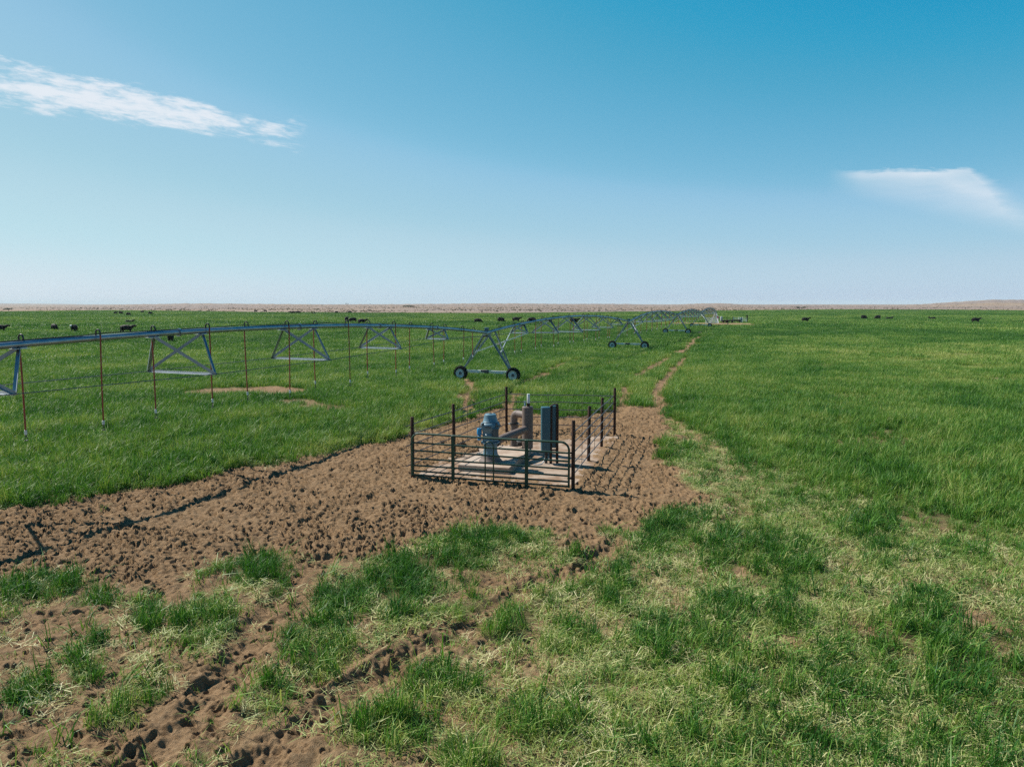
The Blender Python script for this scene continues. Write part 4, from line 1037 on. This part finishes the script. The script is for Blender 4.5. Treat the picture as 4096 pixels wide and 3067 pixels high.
# ================================================================== cattle
def cow_mesh(pose):
    v, r, e = [], [], []

    def chain(start, pts):
        prev = start
        for (x, y, z, q) in pts:
            v.append((x, y, z)); r.append(q); i = len(v) - 1
            if prev is not None: e.append((prev, i))
            prev = i
        return prev
    dz = -0.62 if pose == 'lie' else 0.0
    chain(None, [(-0.15, 0, 1.03 + dz, 0.41)])                       # 0 belly, root
    pel = chain(0, [(-0.62, 0, 1.08 + dz, 0.37), (-0.86, 0, 1.12 + dz, 0.28)])
    che = chain(0, [(0.36, 0, 1.02 + dz, 0.38), (0.62, 0, 1.06 + dz, 0.31)])
    if pose == 'graze': neck = [(0.90, 0, 0.88, 0.20), (1.10, 0, 0.60, 0.16), (1.22, 0.0, 0.42, 0.15), (1.32, 0.0, 0.22, 0.11), (1.38, 0, 0.10, 0.085)]
    elif pose == 'lie': neck = [(0.82, 0, 0.66, 0.22), (0.98, 0, 0.84, 0.17), (1.14, 0.02, 0.94, 0.15), (1.34, 0.03, 0.82, 0.11), (1.46, 0.03, 0.76, 0.085)]
    elif pose == 'flat': neck = [(0.86, 0, 0.42, 0.20), (1.02, 0.05, 0.44, 0.16), (1.2, 0.1, 0.42, 0.14), (1.38, 0.12, 0.3, 0.11), (1.48, 0.12, 0.24, 0.085)]
    else: neck = [(0.88, 0, 1.20, 0.23), (1.04, 0, 1.34, 0.175), (1.20, 0, 1.40, 0.155), (1.40, 0, 1.26, 0.115), (1.52, 0, 1.18, 0.09)]
    chain(che, neck); hd = len(v) - 3
    hx, hy, hz = v[hd]
    for s in (-1, 1): chain(hd, [(hx - 0.02, hy + 0.17 * s, hz + 0.05, 0.05), (hx - 0.04, hy + 0.29 * s, hz + 0.02, 0.022)])
    if pose in ('lie', 'flat'):
        for s in (-1, 1):
            chain(pel - 1, [(-0.55, 0.38 * s, 0.24, 0.20), (-0.25, 0.50 * s, 0.12, 0.10), (-0.62, 0.54 * s, 0.07, 0.06), (-0.40, 0.58 * s, 0.06, 0.055)])
            chain(che - 1, [(0.48, 0.28 * s, 0.20, 0.15), (0.85, 0.30 * s, 0.10, 0.075), (0.55, 0.34 * s, 0.07, 0.055)])
        chain(pel, [(-1.05, 0.05, 0.45, 0.05), (-1.12, 0.12, 0.15, 0.035), (-1.05, 0.2, 0.06, 0.05)])
    else:
        for s in (-1, 1):
            st = 0.10 * s
            chain(pel, [(-0.80, 0.17 * s, 0.80, 0.20), (-0.74 + st, 0.19 * s, 0.62, 0.125), (-0.93 + st, 0.19 * s, 0.42, 0.075), (-0.86 + st, 0.19 * s, 0.12, 0.055), (-0.82 + st, 0.19 * s, 0.03, 0.07)])
            chain(che - 1, [(0.48, 0.17 * s, 0.72, 0.155), (0.50 - st, 0.18 * s, 0.42, 0.08), (0.48 - st, 0.18 * s, 0.12, 0.055), (0.51 - st, 0.18 * s, 0.03, 0.07)])
        chain(pel, [(-1.08, 0, 1.22, 0.05), (-1.16, 0.02, 0.85, 0.03), (-1.14, 0.03, 0.52, 0.055)])
    me = bpy.data.meshes.new('tmp'); me.from_pydata(v, e, []); o = bpy.data.objects.new('tmp', me); C.objects.link(o)
    sk = o.modifiers.new('skin', 'SKIN'); sk.use_smooth_shade = True
    if not me.skin_vertices:
        bm = bmesh.new(); bm.from_mesh(me); bm.verts.layers.skin.verify(); bm.to_mesh(me); bm.free()
    for i, sv in enumerate(me.skin_vertices[0].data): sv.radius = (r[i] * (1.14 if r[i] > 0.25 else 1.3 if r[i] < 0.13 else 1.2),) * 2; sv.use_root = (i == 0)
    o.modifiers.new('sub', 'SUBSURF').levels = 1; o.modifiers['sub'].render_levels = 1
    dg = bpy.context.evaluated_depsgraph_get(); out = bpy.data.meshes.new_from_object(o.evaluated_get(dg)); out.name = 'cow_' + pose
    bpy.data.objects.remove(o); bpy.data.meshes.remove(me)
    out.materials.clear(); out.materials.append(M['cow_black']); out.materials.append(M['cow_white'])
    out.polygons.foreach_set('use_smooth', [True] * len(out.polygons))
    return out, (hx, hy, hz)


COW = {k: cow_mesh(k) for k in ('stand', 'graze', 'lie', 'flat')}
for k in list(COW):
    src, h = COW[k]; w = src.copy()
    for p in w.polygons:
        c = p.center
        if c.x > h[0] - 0.06 and abs(c.y - h[1]) < 0.16: p.material_index = 1
    COW[k + '_white'] = (w, h)
CATTLE = [  # photo column, ground row, heading in degrees (0 = towards the right of the picture, 90 = away), pose, label
    (4, 1330, 20, 'stand', 'black cow cut by the left edge of the photo, standing in the crop'),
    (219, 1324, -35, 'graze', 'black cow grazing towards the right, just left of the white-faced cow'),
    (297, 1330, -80, 'stand_white', 'black cow facing the camera with a white face, above the near water pipe'),
    (510, 1334, 5, 'stand', 'black cow facing right just above the near water pipe'),
    (683, 1371, -70, 'stand', 'black cow half hidden behind the near water pipe'),
    (518, 1293, 10, 'lie', 'black cow lying in the crop above the right-facing cow, alone'),
    (463, 1258, 80, 'stand', 'black cow standing upright, leftmost of the far group at left'),
    (484, 1257, 0, 'flat', 'black cow lying flat just right of the leftmost far standing cow'),
    (515, 1263, 5, 'flat', 'black cow lying low, nearest of the far group at left'),
    (569, 1252, 180, 'flat', 'black cow lying at the very edge of the crop, far left group'),
    (602, 1258.5, 0, 'flat', 'small black cow lying, rightmost of the far group at left'),
    (325, 1234.5, 0, 'stand', 'tiny black cow alone in the dry scrub beyond the far left crop edge'),
    (1024, 1249, 0, 'stand', 'tiny black cow at the scrub edge left of the feed trough, left one of two'),
    (1060, 1249, 180, 'stand', 'tiny black cow at the scrub edge left of the feed trough, right one of two'),
    (1171, 1256, 170, 'graze', 'black cow grazing below the left end of the feed trough'),
    (1192, 1255.5, 10, 'graze', 'black cow grazing below the right end of the feed trough'),
    (1256, 1256.5, 175, 'lie', 'black cow lying at the crop edge right of the feed trough'),
    (1346, 1254, -20, 'graze', 'black cow at the far crop edge, left one of the pair above the trio'),
    (1400, 1254, -20, 'graze', 'black cow at the far crop edge, right one of the pair above the trio'),
    (1387, 1288, 85, 'stand', 'black cow seen from behind, leftmost of the trio in mid field'),
    (1410, 1291, 200, 'graze', 'black cow grazing with head down left, middle of the trio'),
    (1450, 1298, 0, 'stand', 'black cow facing right, rightmost and nearest of the trio'),
    (1913, 1294, 0, 'graze', 'black cow standing side-on above the first wheeled tower'),
    (2005, 1290, 0, 'flat', 'black cow lying stretched out right of the cow above the first tower'),
    (2066, 1290, 10, 'stand', 'black cow facing right just above the second span, left of two'),
    (2126, 1291, 185, 'graze', 'black cow partly hidden by the second span pipe, its back above it'),
    (2202, 1294, 70, 'stand', 'black cow seen end-on under the second span pipe'),
    (2299, 1296, 15, 'stand', 'black cow under the crown of the second span, behind its struts'),
    (3222, 1290, 0, 'stand', 'black cow standing side-on alone right of the pivot yard'),
    (3456, 1277, 0, 'flat', 'smallest black cow lying low, leftmost of the resting row at right'),
    (3509, 1277.5, 180, 'flat', 'black cow lying stretched out, second of the resting row at right'),
    (3555, 1278.5, -20, 'lie', 'black cow resting with rounded back, third of the resting row at right'),
    (3729, 1279, 175, 'lie', 'black cow resting alone between the resting row and the white-faced cow at right'),
    (3903, 1293, 0, 'stand_white', 'black cow with a white face walking right near the right edge')]
for cx_, cy_, hd, pose, lab in CATTLE:
    p = gpx(cx_, cy_); r0 = math.hypot(p[0], p[1]); z = gz(p[0], p[1])
    o = bpy.data.objects.new('cow', COW[pose][0]); C.objects.link(o)
    s = random.uniform(1.0, 1.12); o.location = (p[0], p[1], z - 0.02); o.rotation_euler = (0, 0, R(hd)); o.scale = (s, s, s)
    tag(o, lab, 'cow', 'black cattle spread over the field')


# ================================================================== far shrubs and trees
def leaf_mat(nt):
    k = NB(nt); n = k.noise(2.0, 3, 0.6, k.obj())
    return k.pbr(k.mix(n, (0.040, 0.050, 0.026), (0.085, 0.090, 0.050)), 0.8, 0, 0.2)


M['leaf'] = mat('grey_green_leaves', leaf_mat)


def crown_mesh(seed, n=420, rx=1.0, rz=0.8, leaf=0.16):
    g = random.Random(seed); mb = MB()
    lobes = [(g.gauss(0, .45), g.gauss(0, .45), g.uniform(-.25, .35), g.uniform(.35, .6)) for _ in range(9)]
    for _ in range(n):
        lx, ly, lz, lr = g.choice(lobes); d = Vector((g.gauss(0, 1), g.gauss(0, 1), g.gauss(0, 1))).normalized() * lr * g.uniform(.6, 1.05)
        c = Vector((lx + d.x, ly + d.y, lz + d.z)); c = Vector((c.x * rx, c.y * rx, c.z * rz)); a = Vector((g.gauss(0, 1), g.gauss(0, 1), g.gauss(0, 1))).normalized(); b = a.orthogonal().normalized()
        s = leaf * g.uniform(.6, 1.3); mb.add([c - a * s, c + b * s * .6, c + a * s, c - b * s * .6], [(0, 1, 2, 3)])
    return mb.mesh('crown')


CROWNS = [crown_mesh(i) for i in range(3)]
for c_ in CROWNS: c_.materials.append(M['leaf'])


def on_land(px, py):
    """first ground point along the sight line of a photo pixel (the land rises beyond the crop)"""
    d = pdir(px, py); t = np.linspace(300, 3300, 6000); x = d[0] * t; y = d[1] * t; z = CAM_H + d[2] * t
    k = np.nonzero(relief(x, y) >= z)[0]; i = k[0] if len(k) else len(t) - 1
    return np.array([x[i], y[i], 0])


def shrub(name, label, cat, px, py, w, h, group=None, i=0, dist=None):
    if dist is None: p = on_land(px, py)
    else: u = (px - 2048) / FPX; p = np.array([u * dist, dist, 0])
    z = gz(p[0], p[1]); root = thing(name, label, cat, (p[0], p[1], z), 0, group)
    obj('crown', CROWNS[i % 3], None, root, (0, 0, h * 0.60), (0, 0, i), (w * 0.55, w * 0.55, h * 0.52))
    obj('trunk', MB().tube([(0, 0, -0.3), (0.03 * w, 0, h * 0.3), (0, 0.04 * w, h * 0.6)], [0.06 * h, 0.05 * h, 0.03 * h], 7).tube([(0.02, 0, h * .28), (0.18 * w, 0.1 * w, h * .6)], [0.035 * h, 0.015 * h], 6), 'bark', root)


shrub('lone_shrub', 'single grey-green shrub at the far crop edge right of the pivot yard', 'shrub', 3192, 1240, 6.0, 3.2, None, 0, 690)
for i, (x, w, h) in enumerate(((1388, 7, 5.5), (1397, 6, 4.5))):
    shrub('ridge_tree', 'dark tree on the skyline above the trio of cattle, ' + ('left' if i == 0 else 'right') + ' one of the close pair', 'tree', x, 0, w, h, 'trees on the skyline', i, 3150)
shrub('ridge_tree', 'small dark tree alone on the skyline right of the close pair', 'tree', 1484, 0, 5, 4, 'trees on the skyline', 2, 3150)
for i, (x, w, h) in enumerate(((1622, 13, 6), (1633, 15, 7), (1643, 14, 6.5), (1651, 11, 5))):
    shrub('distant_tree', ('leftmost', 'second', 'third', 'rightmost')[i] + ' tree of the dark row in the hazy scrub left of centre', 'tree', x, 1231, w * 0.6, h * 0.55, 'row of trees in the scrub', i)
shrub('scrub_bush', 'low dark bush on the scrub bank at the far left edge of the crop', 'shrub', 34, 1244, 7.0, 2.6, None, 1)


# ================================================================== grass, straw and scrub (stuff)
def blade_mat(name, dark, mid, dry):
    def f(nt):
        k = NB(nt); t = k.attr('tint', 'INSTANCER').outputs['Fac']; b = k.attr('bv').outputs['Fac']
        q = k.math('ADD', t, k.math('MULTIPLY', k.math('SUBTRACT', b, 0.5), 0.75), True)
        col = k.ramp(q, [(0.0, dark), (0.45, mid), (1.0, dry)])
        p1 = k.pbr(col, 0.5, 0, 0.24)
        tr = nt.nodes.new('ShaderNodeBsdfTranslucent'); nt.links.new(k.mix(1.0, col, (1.25, 1.3, 0.7), 'MULTIPLY'), tr.inputs[0])
        mx = nt.nodes.new('ShaderNodeMixShader'); mx.inputs[0].default_value = 0.24
        nt.links.new(p1, mx.inputs[1]); nt.links.new(tr.outputs[0], mx.inputs[2]); return mx.outputs[0]
    return mat(name, f)


M['blade'] = blade_mat('green_blades', (0.027, 0.104, 0.015), (0.102, 0.238, 0.027), (0.370, 0.390, 0.125))
M['straw'] = blade_mat('straw_blades', (0.190, 0.260, 0.075), (0.420, 0.430, 0.170), (0.620, 0.570, 0.320))


def tuft(n, spread, h, lean, w, seed, square=False, flat=0.0, hvar=0.35):
    """blades as thin curved strips: verts, faces, per-face random"""
    g = np.random.default_rng(seed); V, F, B = [], [], []
    for i in range(n):
        if square: bx, by = g.uniform(-spread / 2, spread / 2, 2)
        else: rr = spread * math.sqrt(g.uniform()); a = g.uniform(0, 6.283); bx, by = rr * math.cos(a), rr * math.sin(a)
        az = g.uniform(0, 6.283); ln = h * (1 + g.normal(0, hvar)); ln = max(ln, 0.25 * h); le = abs(g.normal(lean, lean * 0.5)); dx, dy = math.cos(az), math.sin(az)
        tw = az + math.pi / 2 + g.normal(0, 0.5); sx, sy = math.cos(tw) * w / 2, math.sin(tw) * w / 2; v = g.uniform(); o = len(V)
        if flat > 0:
            z0 = g.uniform(0.01, flat); z1 = z0 + g.uniform(-0.02, 0.05); zt = max(0.004, z0 + g.normal(0, 0.03)); cv = g.normal(0, 0.2)
            P = [(bx, by, z0), (bx + dx * ln * .5, by + dy * ln * .5, max(z1, .005)), (bx + (dx - dy * cv) * ln, by + (dy + dx * cv) * ln, zt)]
        else:
            P = [(bx, by, -0.02), (bx + dx * ln * le * .35, by + dy * ln * le * .35, ln * .58), (bx + dx * ln * le, by + dy * ln * le, ln * (1 - 0.35 * le * le))]
        V += [(P[0][0] - sx, P[0][1] - sy, P[0][2]), (P[0][0] + sx, P[0][1] + sy, P[0][2]), (P[1][0] - sx * .85, P[1][1] - sy * .85, P[1][2]), (P[1][0] + sx * .85, P[1][1] + sy * .85, P[1][2]), P[2]]
        F += [(o, o + 1, o + 3, o + 2), (o + 2, o + 3, o + 4)]; B += [v, v]
    return V, F, B


def scatter(name, sources, mats, pos, scale, rot, tint, pick):
    """ONE object: its own mesh carries the source tufts and the points; geometry nodes puts a tuft on each point"""
    V, F, B, src, mi = [], [], [], [], []
    for k, ((v, f, b), m_) in enumerate(sources):
        o = len(V); V += v; F += [tuple(i + o for i in q) for q in f]; B += b; src += [k] * len(v); mi += [m_] * len(f)
    ns = len(V); n = len(pos)
    me = bpy.data.meshes.new(name); me.from_pydata(V + [(0, 0, 0)] * n, [], F)
    co = np.concatenate([np.array(V, np.float32), np.asarray(pos, np.float32)]); me.vertices.foreach_set('co', co.ravel())
    for m_ in mats: me.materials.append(M[m_])
    me.polygons.foreach_set('material_index', mi)
    me.attributes.new('bv', 'FLOAT', 'FACE').data.foreach_set('value', np.array(B, np.float32))
    ints = me.attributes.new('src', 'INT', 'POINT'); ints.data.foreach_set('value', np.array(src + [-1] * n, np.int32))
    ints = me.attributes.new('pick', 'INT', 'POINT'); ints.data.foreach_set('value', np.concatenate([np.full(ns, -1), pick]).astype(np.int32))
    z3 = np.zeros((ns, 3), np.float32)
    me.attributes.new('iscale', 'FLOAT_VECTOR', 'POINT').data.foreach_set('vector', np.concatenate([z3, scale]).astype(np.float32).ravel())
    me.attributes.new('irot', 'FLOAT_VECTOR', 'POINT').data.foreach_set('vector', np.concatenate([z3, rot]).astype(np.float32).ravel())
    me.attributes.new('tint', 'FLOAT', 'POINT').data.foreach_set('value', np.concatenate([np.zeros(ns), tint]).astype(np.float32))
    me.update()
    ng = bpy.data.node_groups.new(name + '_spread', 'GeometryNodeTree')
    ng.interface.new_socket('Geometry', in_out='INPUT', socket_type='NodeSocketGeometry'); ng.interface.new_socket('Geometry', in_out='OUTPUT', socket_type='NodeSocketGeometry')
    N = ng.nodes; L = ng.links; gi = N.new('NodeGroupInput'); go = N.new('NodeGroupOutput'); jn = N.new('GeometryNodeJoinGeometry'); L.new(jn.outputs[0], go.inputs[0])

    def named(nm, t): q = N.new('GeometryNodeInputNamedAttribute'); q.data_type = t; q.inputs[0].default_value = nm; return q.outputs[0]

    def eq(a, v):
        q = N.new('FunctionNodeCompare'); q.data_type = 'INT'; q.operation = 'EQUAL'
        ia = [s for s in q.inputs if s.type == 'INT']; L.new(a, ia[0]); ia[1].default_value = v; return q.outputs[0]
    def sep(v):
        q = N.new('GeometryNodeSeparateGeometry'); q.domain = 'POINT'; L.new(gi.outputs[0], q.inputs[0]); L.new(eq(named('src', 'INT'), v), q.inputs[1]); return q.outputs[0]
    pts = sep(-1)
    for k in range(len(sources)):
        ip = N.new('GeometryNodeInstanceOnPoints'); L.new(pts, ip.inputs['Points']); L.new(eq(named('pick', 'INT'), k), ip.inputs['Selection']); L.new(sep(k), ip.inputs['Instance'])
        L.new(named('irot', 'FLOAT_VECTOR'), ip.inputs['Rotation']); L.new(named('iscale', 'FLOAT_VECTOR'), ip.inputs['Scale']); L.new(ip.outputs[0], jn.inputs[0])
    o = bpy.data.objects.new(name, me); C.objects.link(o); md = o.modifiers.new('spread', 'NODES'); md.node_group = ng
    return kind(o, 'stuff')


def sector(n, r0, r1, a=0.80, seed=0):
    g = np.random.default_rng(seed); r = np.sqrt(g.uniform(r0 * r0, r1 * r1, n)); t = g.uniform(-a, a, n); return r * np.sin(t), r * np.cos(t), g


def tint_at(x, y, big, g):
    ca, sa = math.cos(0.38), math.sin(0.38)
    t = 0.34 + (fbm((x * ca - y * sa) / 1.6, (x * sa + y * ca) / 22.0, 1.0, 3, 321) - 0.5) * 0.45 + (big - 0.5) * 0.8 + (fbm(x, y, 1.3, 3, 301) - 0.5) * 0.6 + (fbm(x, y, 5.0, 3, 311) - 0.5) * 0.5 + g.normal(0, 0.10, len(x))
    return t


def build_grass():
    pos, sc, rt, ti, pk = [], [], [], [], []

    def put(x, y, z, s, sz, t, p, g, tilt=0.10):
        n = len(x); pos.append(np.stack([x, y, z], -1)); sc.append(np.stack([s, s, s * sz], -1))
        rt.append(np.stack([g.normal(0, tilt, n), g.normal(0, tilt, n), g.uniform(0, 6.283, n)], -1)); ti.append(np.clip(t, 0, 1)); pk.append(p)
    # near tufts
    n = int(0.80 * (38 ** 2 - 5.5 ** 2) * 22); x, y, g = sector(n, 5.5, 38, 0.80, 1)
    gg, ss, lo, big, ins, sd = cover(x, y); u = g.uniform(0, 1, n); keep = (u < gg ** 1.2 * (1 - 0.30 * lo)) & (poly_sd(x, y, SLAB) > -0.05)
    x, y, gg, ss, lo, big = [q[keep] for q in (x, y, gg, ss, lo, big)]; n = len(x)
    s = np.clip(g.normal(1.0, 0.22, n), 0.45, 1.6) * (0.62 + 0.45 * gg) * (1 - 0.15 * lo)
    t = tint_at(x, y, big, g) + 0.25 * ss * (1 - lo) - 0.36 * lo * gg
    put(x, y, gsurf(x, y) - 0.01, s, g.uniform(0.8, 1.25, n) * (1 - 0.04 * lo), t, np.where((lo > 0.5) & (g.uniform(0, 1, n) < 0.22), 4, g.integers(0, 5, n)), g, 0.16)
    # single sprigs that fray the edges of the tufts
    n = int(0.80 * (34 ** 2 - 5.5 ** 2) * 26); x, y, g = sector(n, 5.5, 34, 0.80, 4)
    gg, ss, lo, big, ins, sd = cover(x, y); keep = (g.uniform(0, 1, n) < lo * (0.10 * (sd > 0.1) + 1.6 * gg * (1 - gg) + 0.15 * ss)) & (poly_sd(x, y, SLAB) > 0)
    x, y, gg, ss, lo, big = [q[keep] for q in (x, y, gg, ss, lo, big)]; n = len(x)
    put(x, y, gsurf(x, y) - 0.005, np.clip(g.normal(0.9, 0.3, n), .35, 1.6), g.uniform(0.6, 1.2, n), tint_at(x, y, big, g) - 0.05, 15 + g.integers(0, 3, n), g, 0.25)
    # short limp blades between the tufts of the trampled zone
    n = int(0.80 * (34 ** 2 - 5.5 ** 2) * 30); x, y, g = sector(n, 5.5, 34, 0.80, 2)
    gg, ss, lo, big, ins, sd = cover(x, y); keep = (g.uniform(0, 1, n) < np.clip(ss * 0.85 + gg * lo * 0.6, 0, 1) * np.where(sd < 0.1, 0.0, 1)) & (poly_sd(x, y, SLAB) > 0)
    x, y, ss, lo, big = [q[keep] for q in (x, y, ss, lo, big)]; n = len(x)
    put(x, y, gsurf(x, y) - 0.005, np.clip(g.normal(0.95, 0.25, n), .4, 1.6), np.ones(n), tint_at(x, y, big, g) + 0.20 + 0.12 * ss, 5 + g.integers(0, 3, n), g)
    # the crop farther off, as broad pieces
    def patches(step, r0, r1, p0, np_, a=0.79, sz=1.0):
        xs = np.arange(-r1, r1, step); X, Y = np.meshgrid(xs, np.arange(0, r1, step)); g = np.random.default_rng(int(step * 10)); X = X.ravel() + g.uniform(-.3, .3, X.size) * step; Y = Y.ravel() + g.uniform(-.3, .3, Y.size) * step
        r = np.hypot(X, Y); k = (r > r0) & (r < r1) & (np.abs(np.arctan2(X, Y)) < a); X, Y = X[k], Y[k]
        gg, ss, lo, big, ins, sd = cover(X, Y); k = g.uniform(0, 1, len(X)) < sst(0.30, 0.75, gg); X, Y, gg, ss, big = [q[k] for q in (X, Y, gg, ss, big)]
        n = len(X); z = gsurf(X, Y)
        put(X, Y, z - 0.01, np.clip(g.normal(1.0, 0.10, n), .7, 1.3), g.uniform(0.8, 1.2, n) * sz * (0.6 + 0.4 * gg), tint_at(X, Y, big, g) + 0.5 * ss, p0 + g.integers(0, np_, n), g, 0.0)
    patches(0.55, 36, 78, 8, 3)
    patches(1.5, 76, 170, 11, 2)
    patches(4.0, 165, 760, 13, 2)
    src = [(tuft(44, 0.16, 0.30, 0.50, 0.012, 10 + i), 0) for i in range(3)] + [(tuft(34, 0.12, 0.36, 0.36, 0.011, 20), 0), (tuft(44, 0.20, 0.23, 0.85, 0.0135, 21), 0)]
    src += [(tuft(26, 0.20, 0.13, 0.95, 0.010, 30 + i), 0) for i in range(3)]
    src += [(tuft(150, 0.85, 0.30, 0.45, 0.016, 40 + i, True), 0) for i in range(3)]
    src2 = [(tuft(11, 0.10, 0.24, 0.6, 0.012, 80 + i, hvar=0.5), 0) for i in range(3)]
    src += [(tuft(520, 2.2, 0.31, 0.45, 0.030, 50 + i, True), 0) for i in range(2)]
    src += [(tuft(900, 5.6, 0.34, 0.45, 0.085, 60 + i, True), 0) for i in range(2)]
    src += src2
    P = np.concatenate(pos); print('grass pieces', len(P))
    scatter('field_grass', src, ['blade'], P, np.concatenate(sc), np.concatenate(rt), np.concatenate(ti), np.concatenate(pk))


def build_straw():
    n = int(0.80 * (34 ** 2 - 5.5 ** 2) * 34); x, y, g = sector(n, 5.5, 34, 0.80, 3)
    gg, ss, lo, big, ins, sd = cover(x, y)
    keep = (g.uniform(0, 1, n) < np.clip(ss * 0.85 + 0.05 * (lo > 0.5) * (sd > 0), 0, 1)) & (poly_sd(x, y, SLAB) > 0)
    x, y, gg, ss, lo, big = [q[keep] for q in (x, y, gg, ss, lo, big)]; n = len(x)
    rot = np.stack([g.normal(0, 0.12, n), g.normal(0, 0.12, n), g.uniform(0, 6.283, n)], -1); s = np.clip(g.normal(1, .25, n), .5, 1.7)
    t = 0.42 + (fbm(x, y, 0.9, 3, 401) - 0.5) * 1.3 + g.normal(0, 0.15, n)
    src = [(tuft(20, 0.16, 0.20, 0.3, 0.009, 70 + i, False, 0.07), 0) for i in range(4)]
    print('straw pieces', n)
    scatter('trampled_straw', src, ['straw'], np.stack([x, y, gsurf(x, y) + 0.005], -1), np.stack([s, s, s], -1), rot, np.clip(t, 0, 1), g.integers(0, 4, n))


def build_scrub():
    n = 26000; g = np.random.default_rng(9); r = np.exp(g.uniform(math.log(400), math.log(2600), n)); a = g.uniform(-0.80, 0.80, n); x, y = r * np.sin(a), r * np.cos(a)
    k = (r > edge_r(a) * 1.012) & (g.uniform(0, 1, n) < sst(0.36, 0.6, fbm(x, y, 60, 3, 501))); x, y, r = x[k], y[k], r[k]; n = len(x)
    V, F, B = [], [], []
    src = []
    for i in range(3):
        rn = random.Random(90 + i); V, F, B = [], [], []
        for _ in range(60):
            d = Vector((rn.gauss(0, 1), rn.gauss(0, 1), abs(rn.gauss(0, .8)))).normalized() * rn.uniform(.4, 1.0); c = Vector((d.x * .7, d.y * .7, d.z * .65)); a_ = Vector((rn.gauss(0, 1), rn.gauss(0, 1), rn.gauss(0, 1))).normalized(); b_ = a_.orthogonal().normalized(); s = rn.uniform(.12, .26); o = len(V)
            V += [tuple(c - a_ * s), tuple(c + b_ * s), tuple(c + a_ * s), tuple(c - b_ * s)]; F.append((o, o + 1, o + 2, o + 3)); B.append(rn.random())
        src.append(((V, F, B), 0))
    s = np.clip(g.lognormal(-0.5, 0.4, n), .3, 1.6)
    scatter('scrub_bushes', src, ['sage'], np.stack([x, y, relief(x, y)], -1), np.stack([s, s, s * .9], -1), np.stack([np.zeros(n), np.zeros(n), g.uniform(0, 6.28, n)], -1), g.uniform(0, 1, n), g.integers(0, 3, n))


M['sage'] = blade_mat('sage_leaves', (0.10, 0.088, 0.062), (0.15, 0.125, 0.085), (0.21, 0.165, 0.11))
build_grass(); build_straw(); build_scrub()


# ================================================================== haze
def haze_mat():
    Mt = bpy.data.materials.new('thin_haze'); Mt.use_nodes = True; nt = Mt.node_tree; nt.nodes.clear()
    out = nt.nodes.new('ShaderNodeOutputMaterial'); v = nt.nodes.new('ShaderNodeVolumePrincipled')
    v.inputs['Color'].default_value = (0.82, 0.95, 0.99, 1); v.inputs['Density'].default_value = 0.65e-4; v.inputs['Anisotropy'].default_value = 0.0
    nt.links.new(v.outputs[0], out.inputs['Volume']); return Mt


M['haze'] = haze_mat()
kind(obj('haze', MB().box((0, 0, 22.0), (34000, 34000, 60.0)), 'haze'), 'stuff')
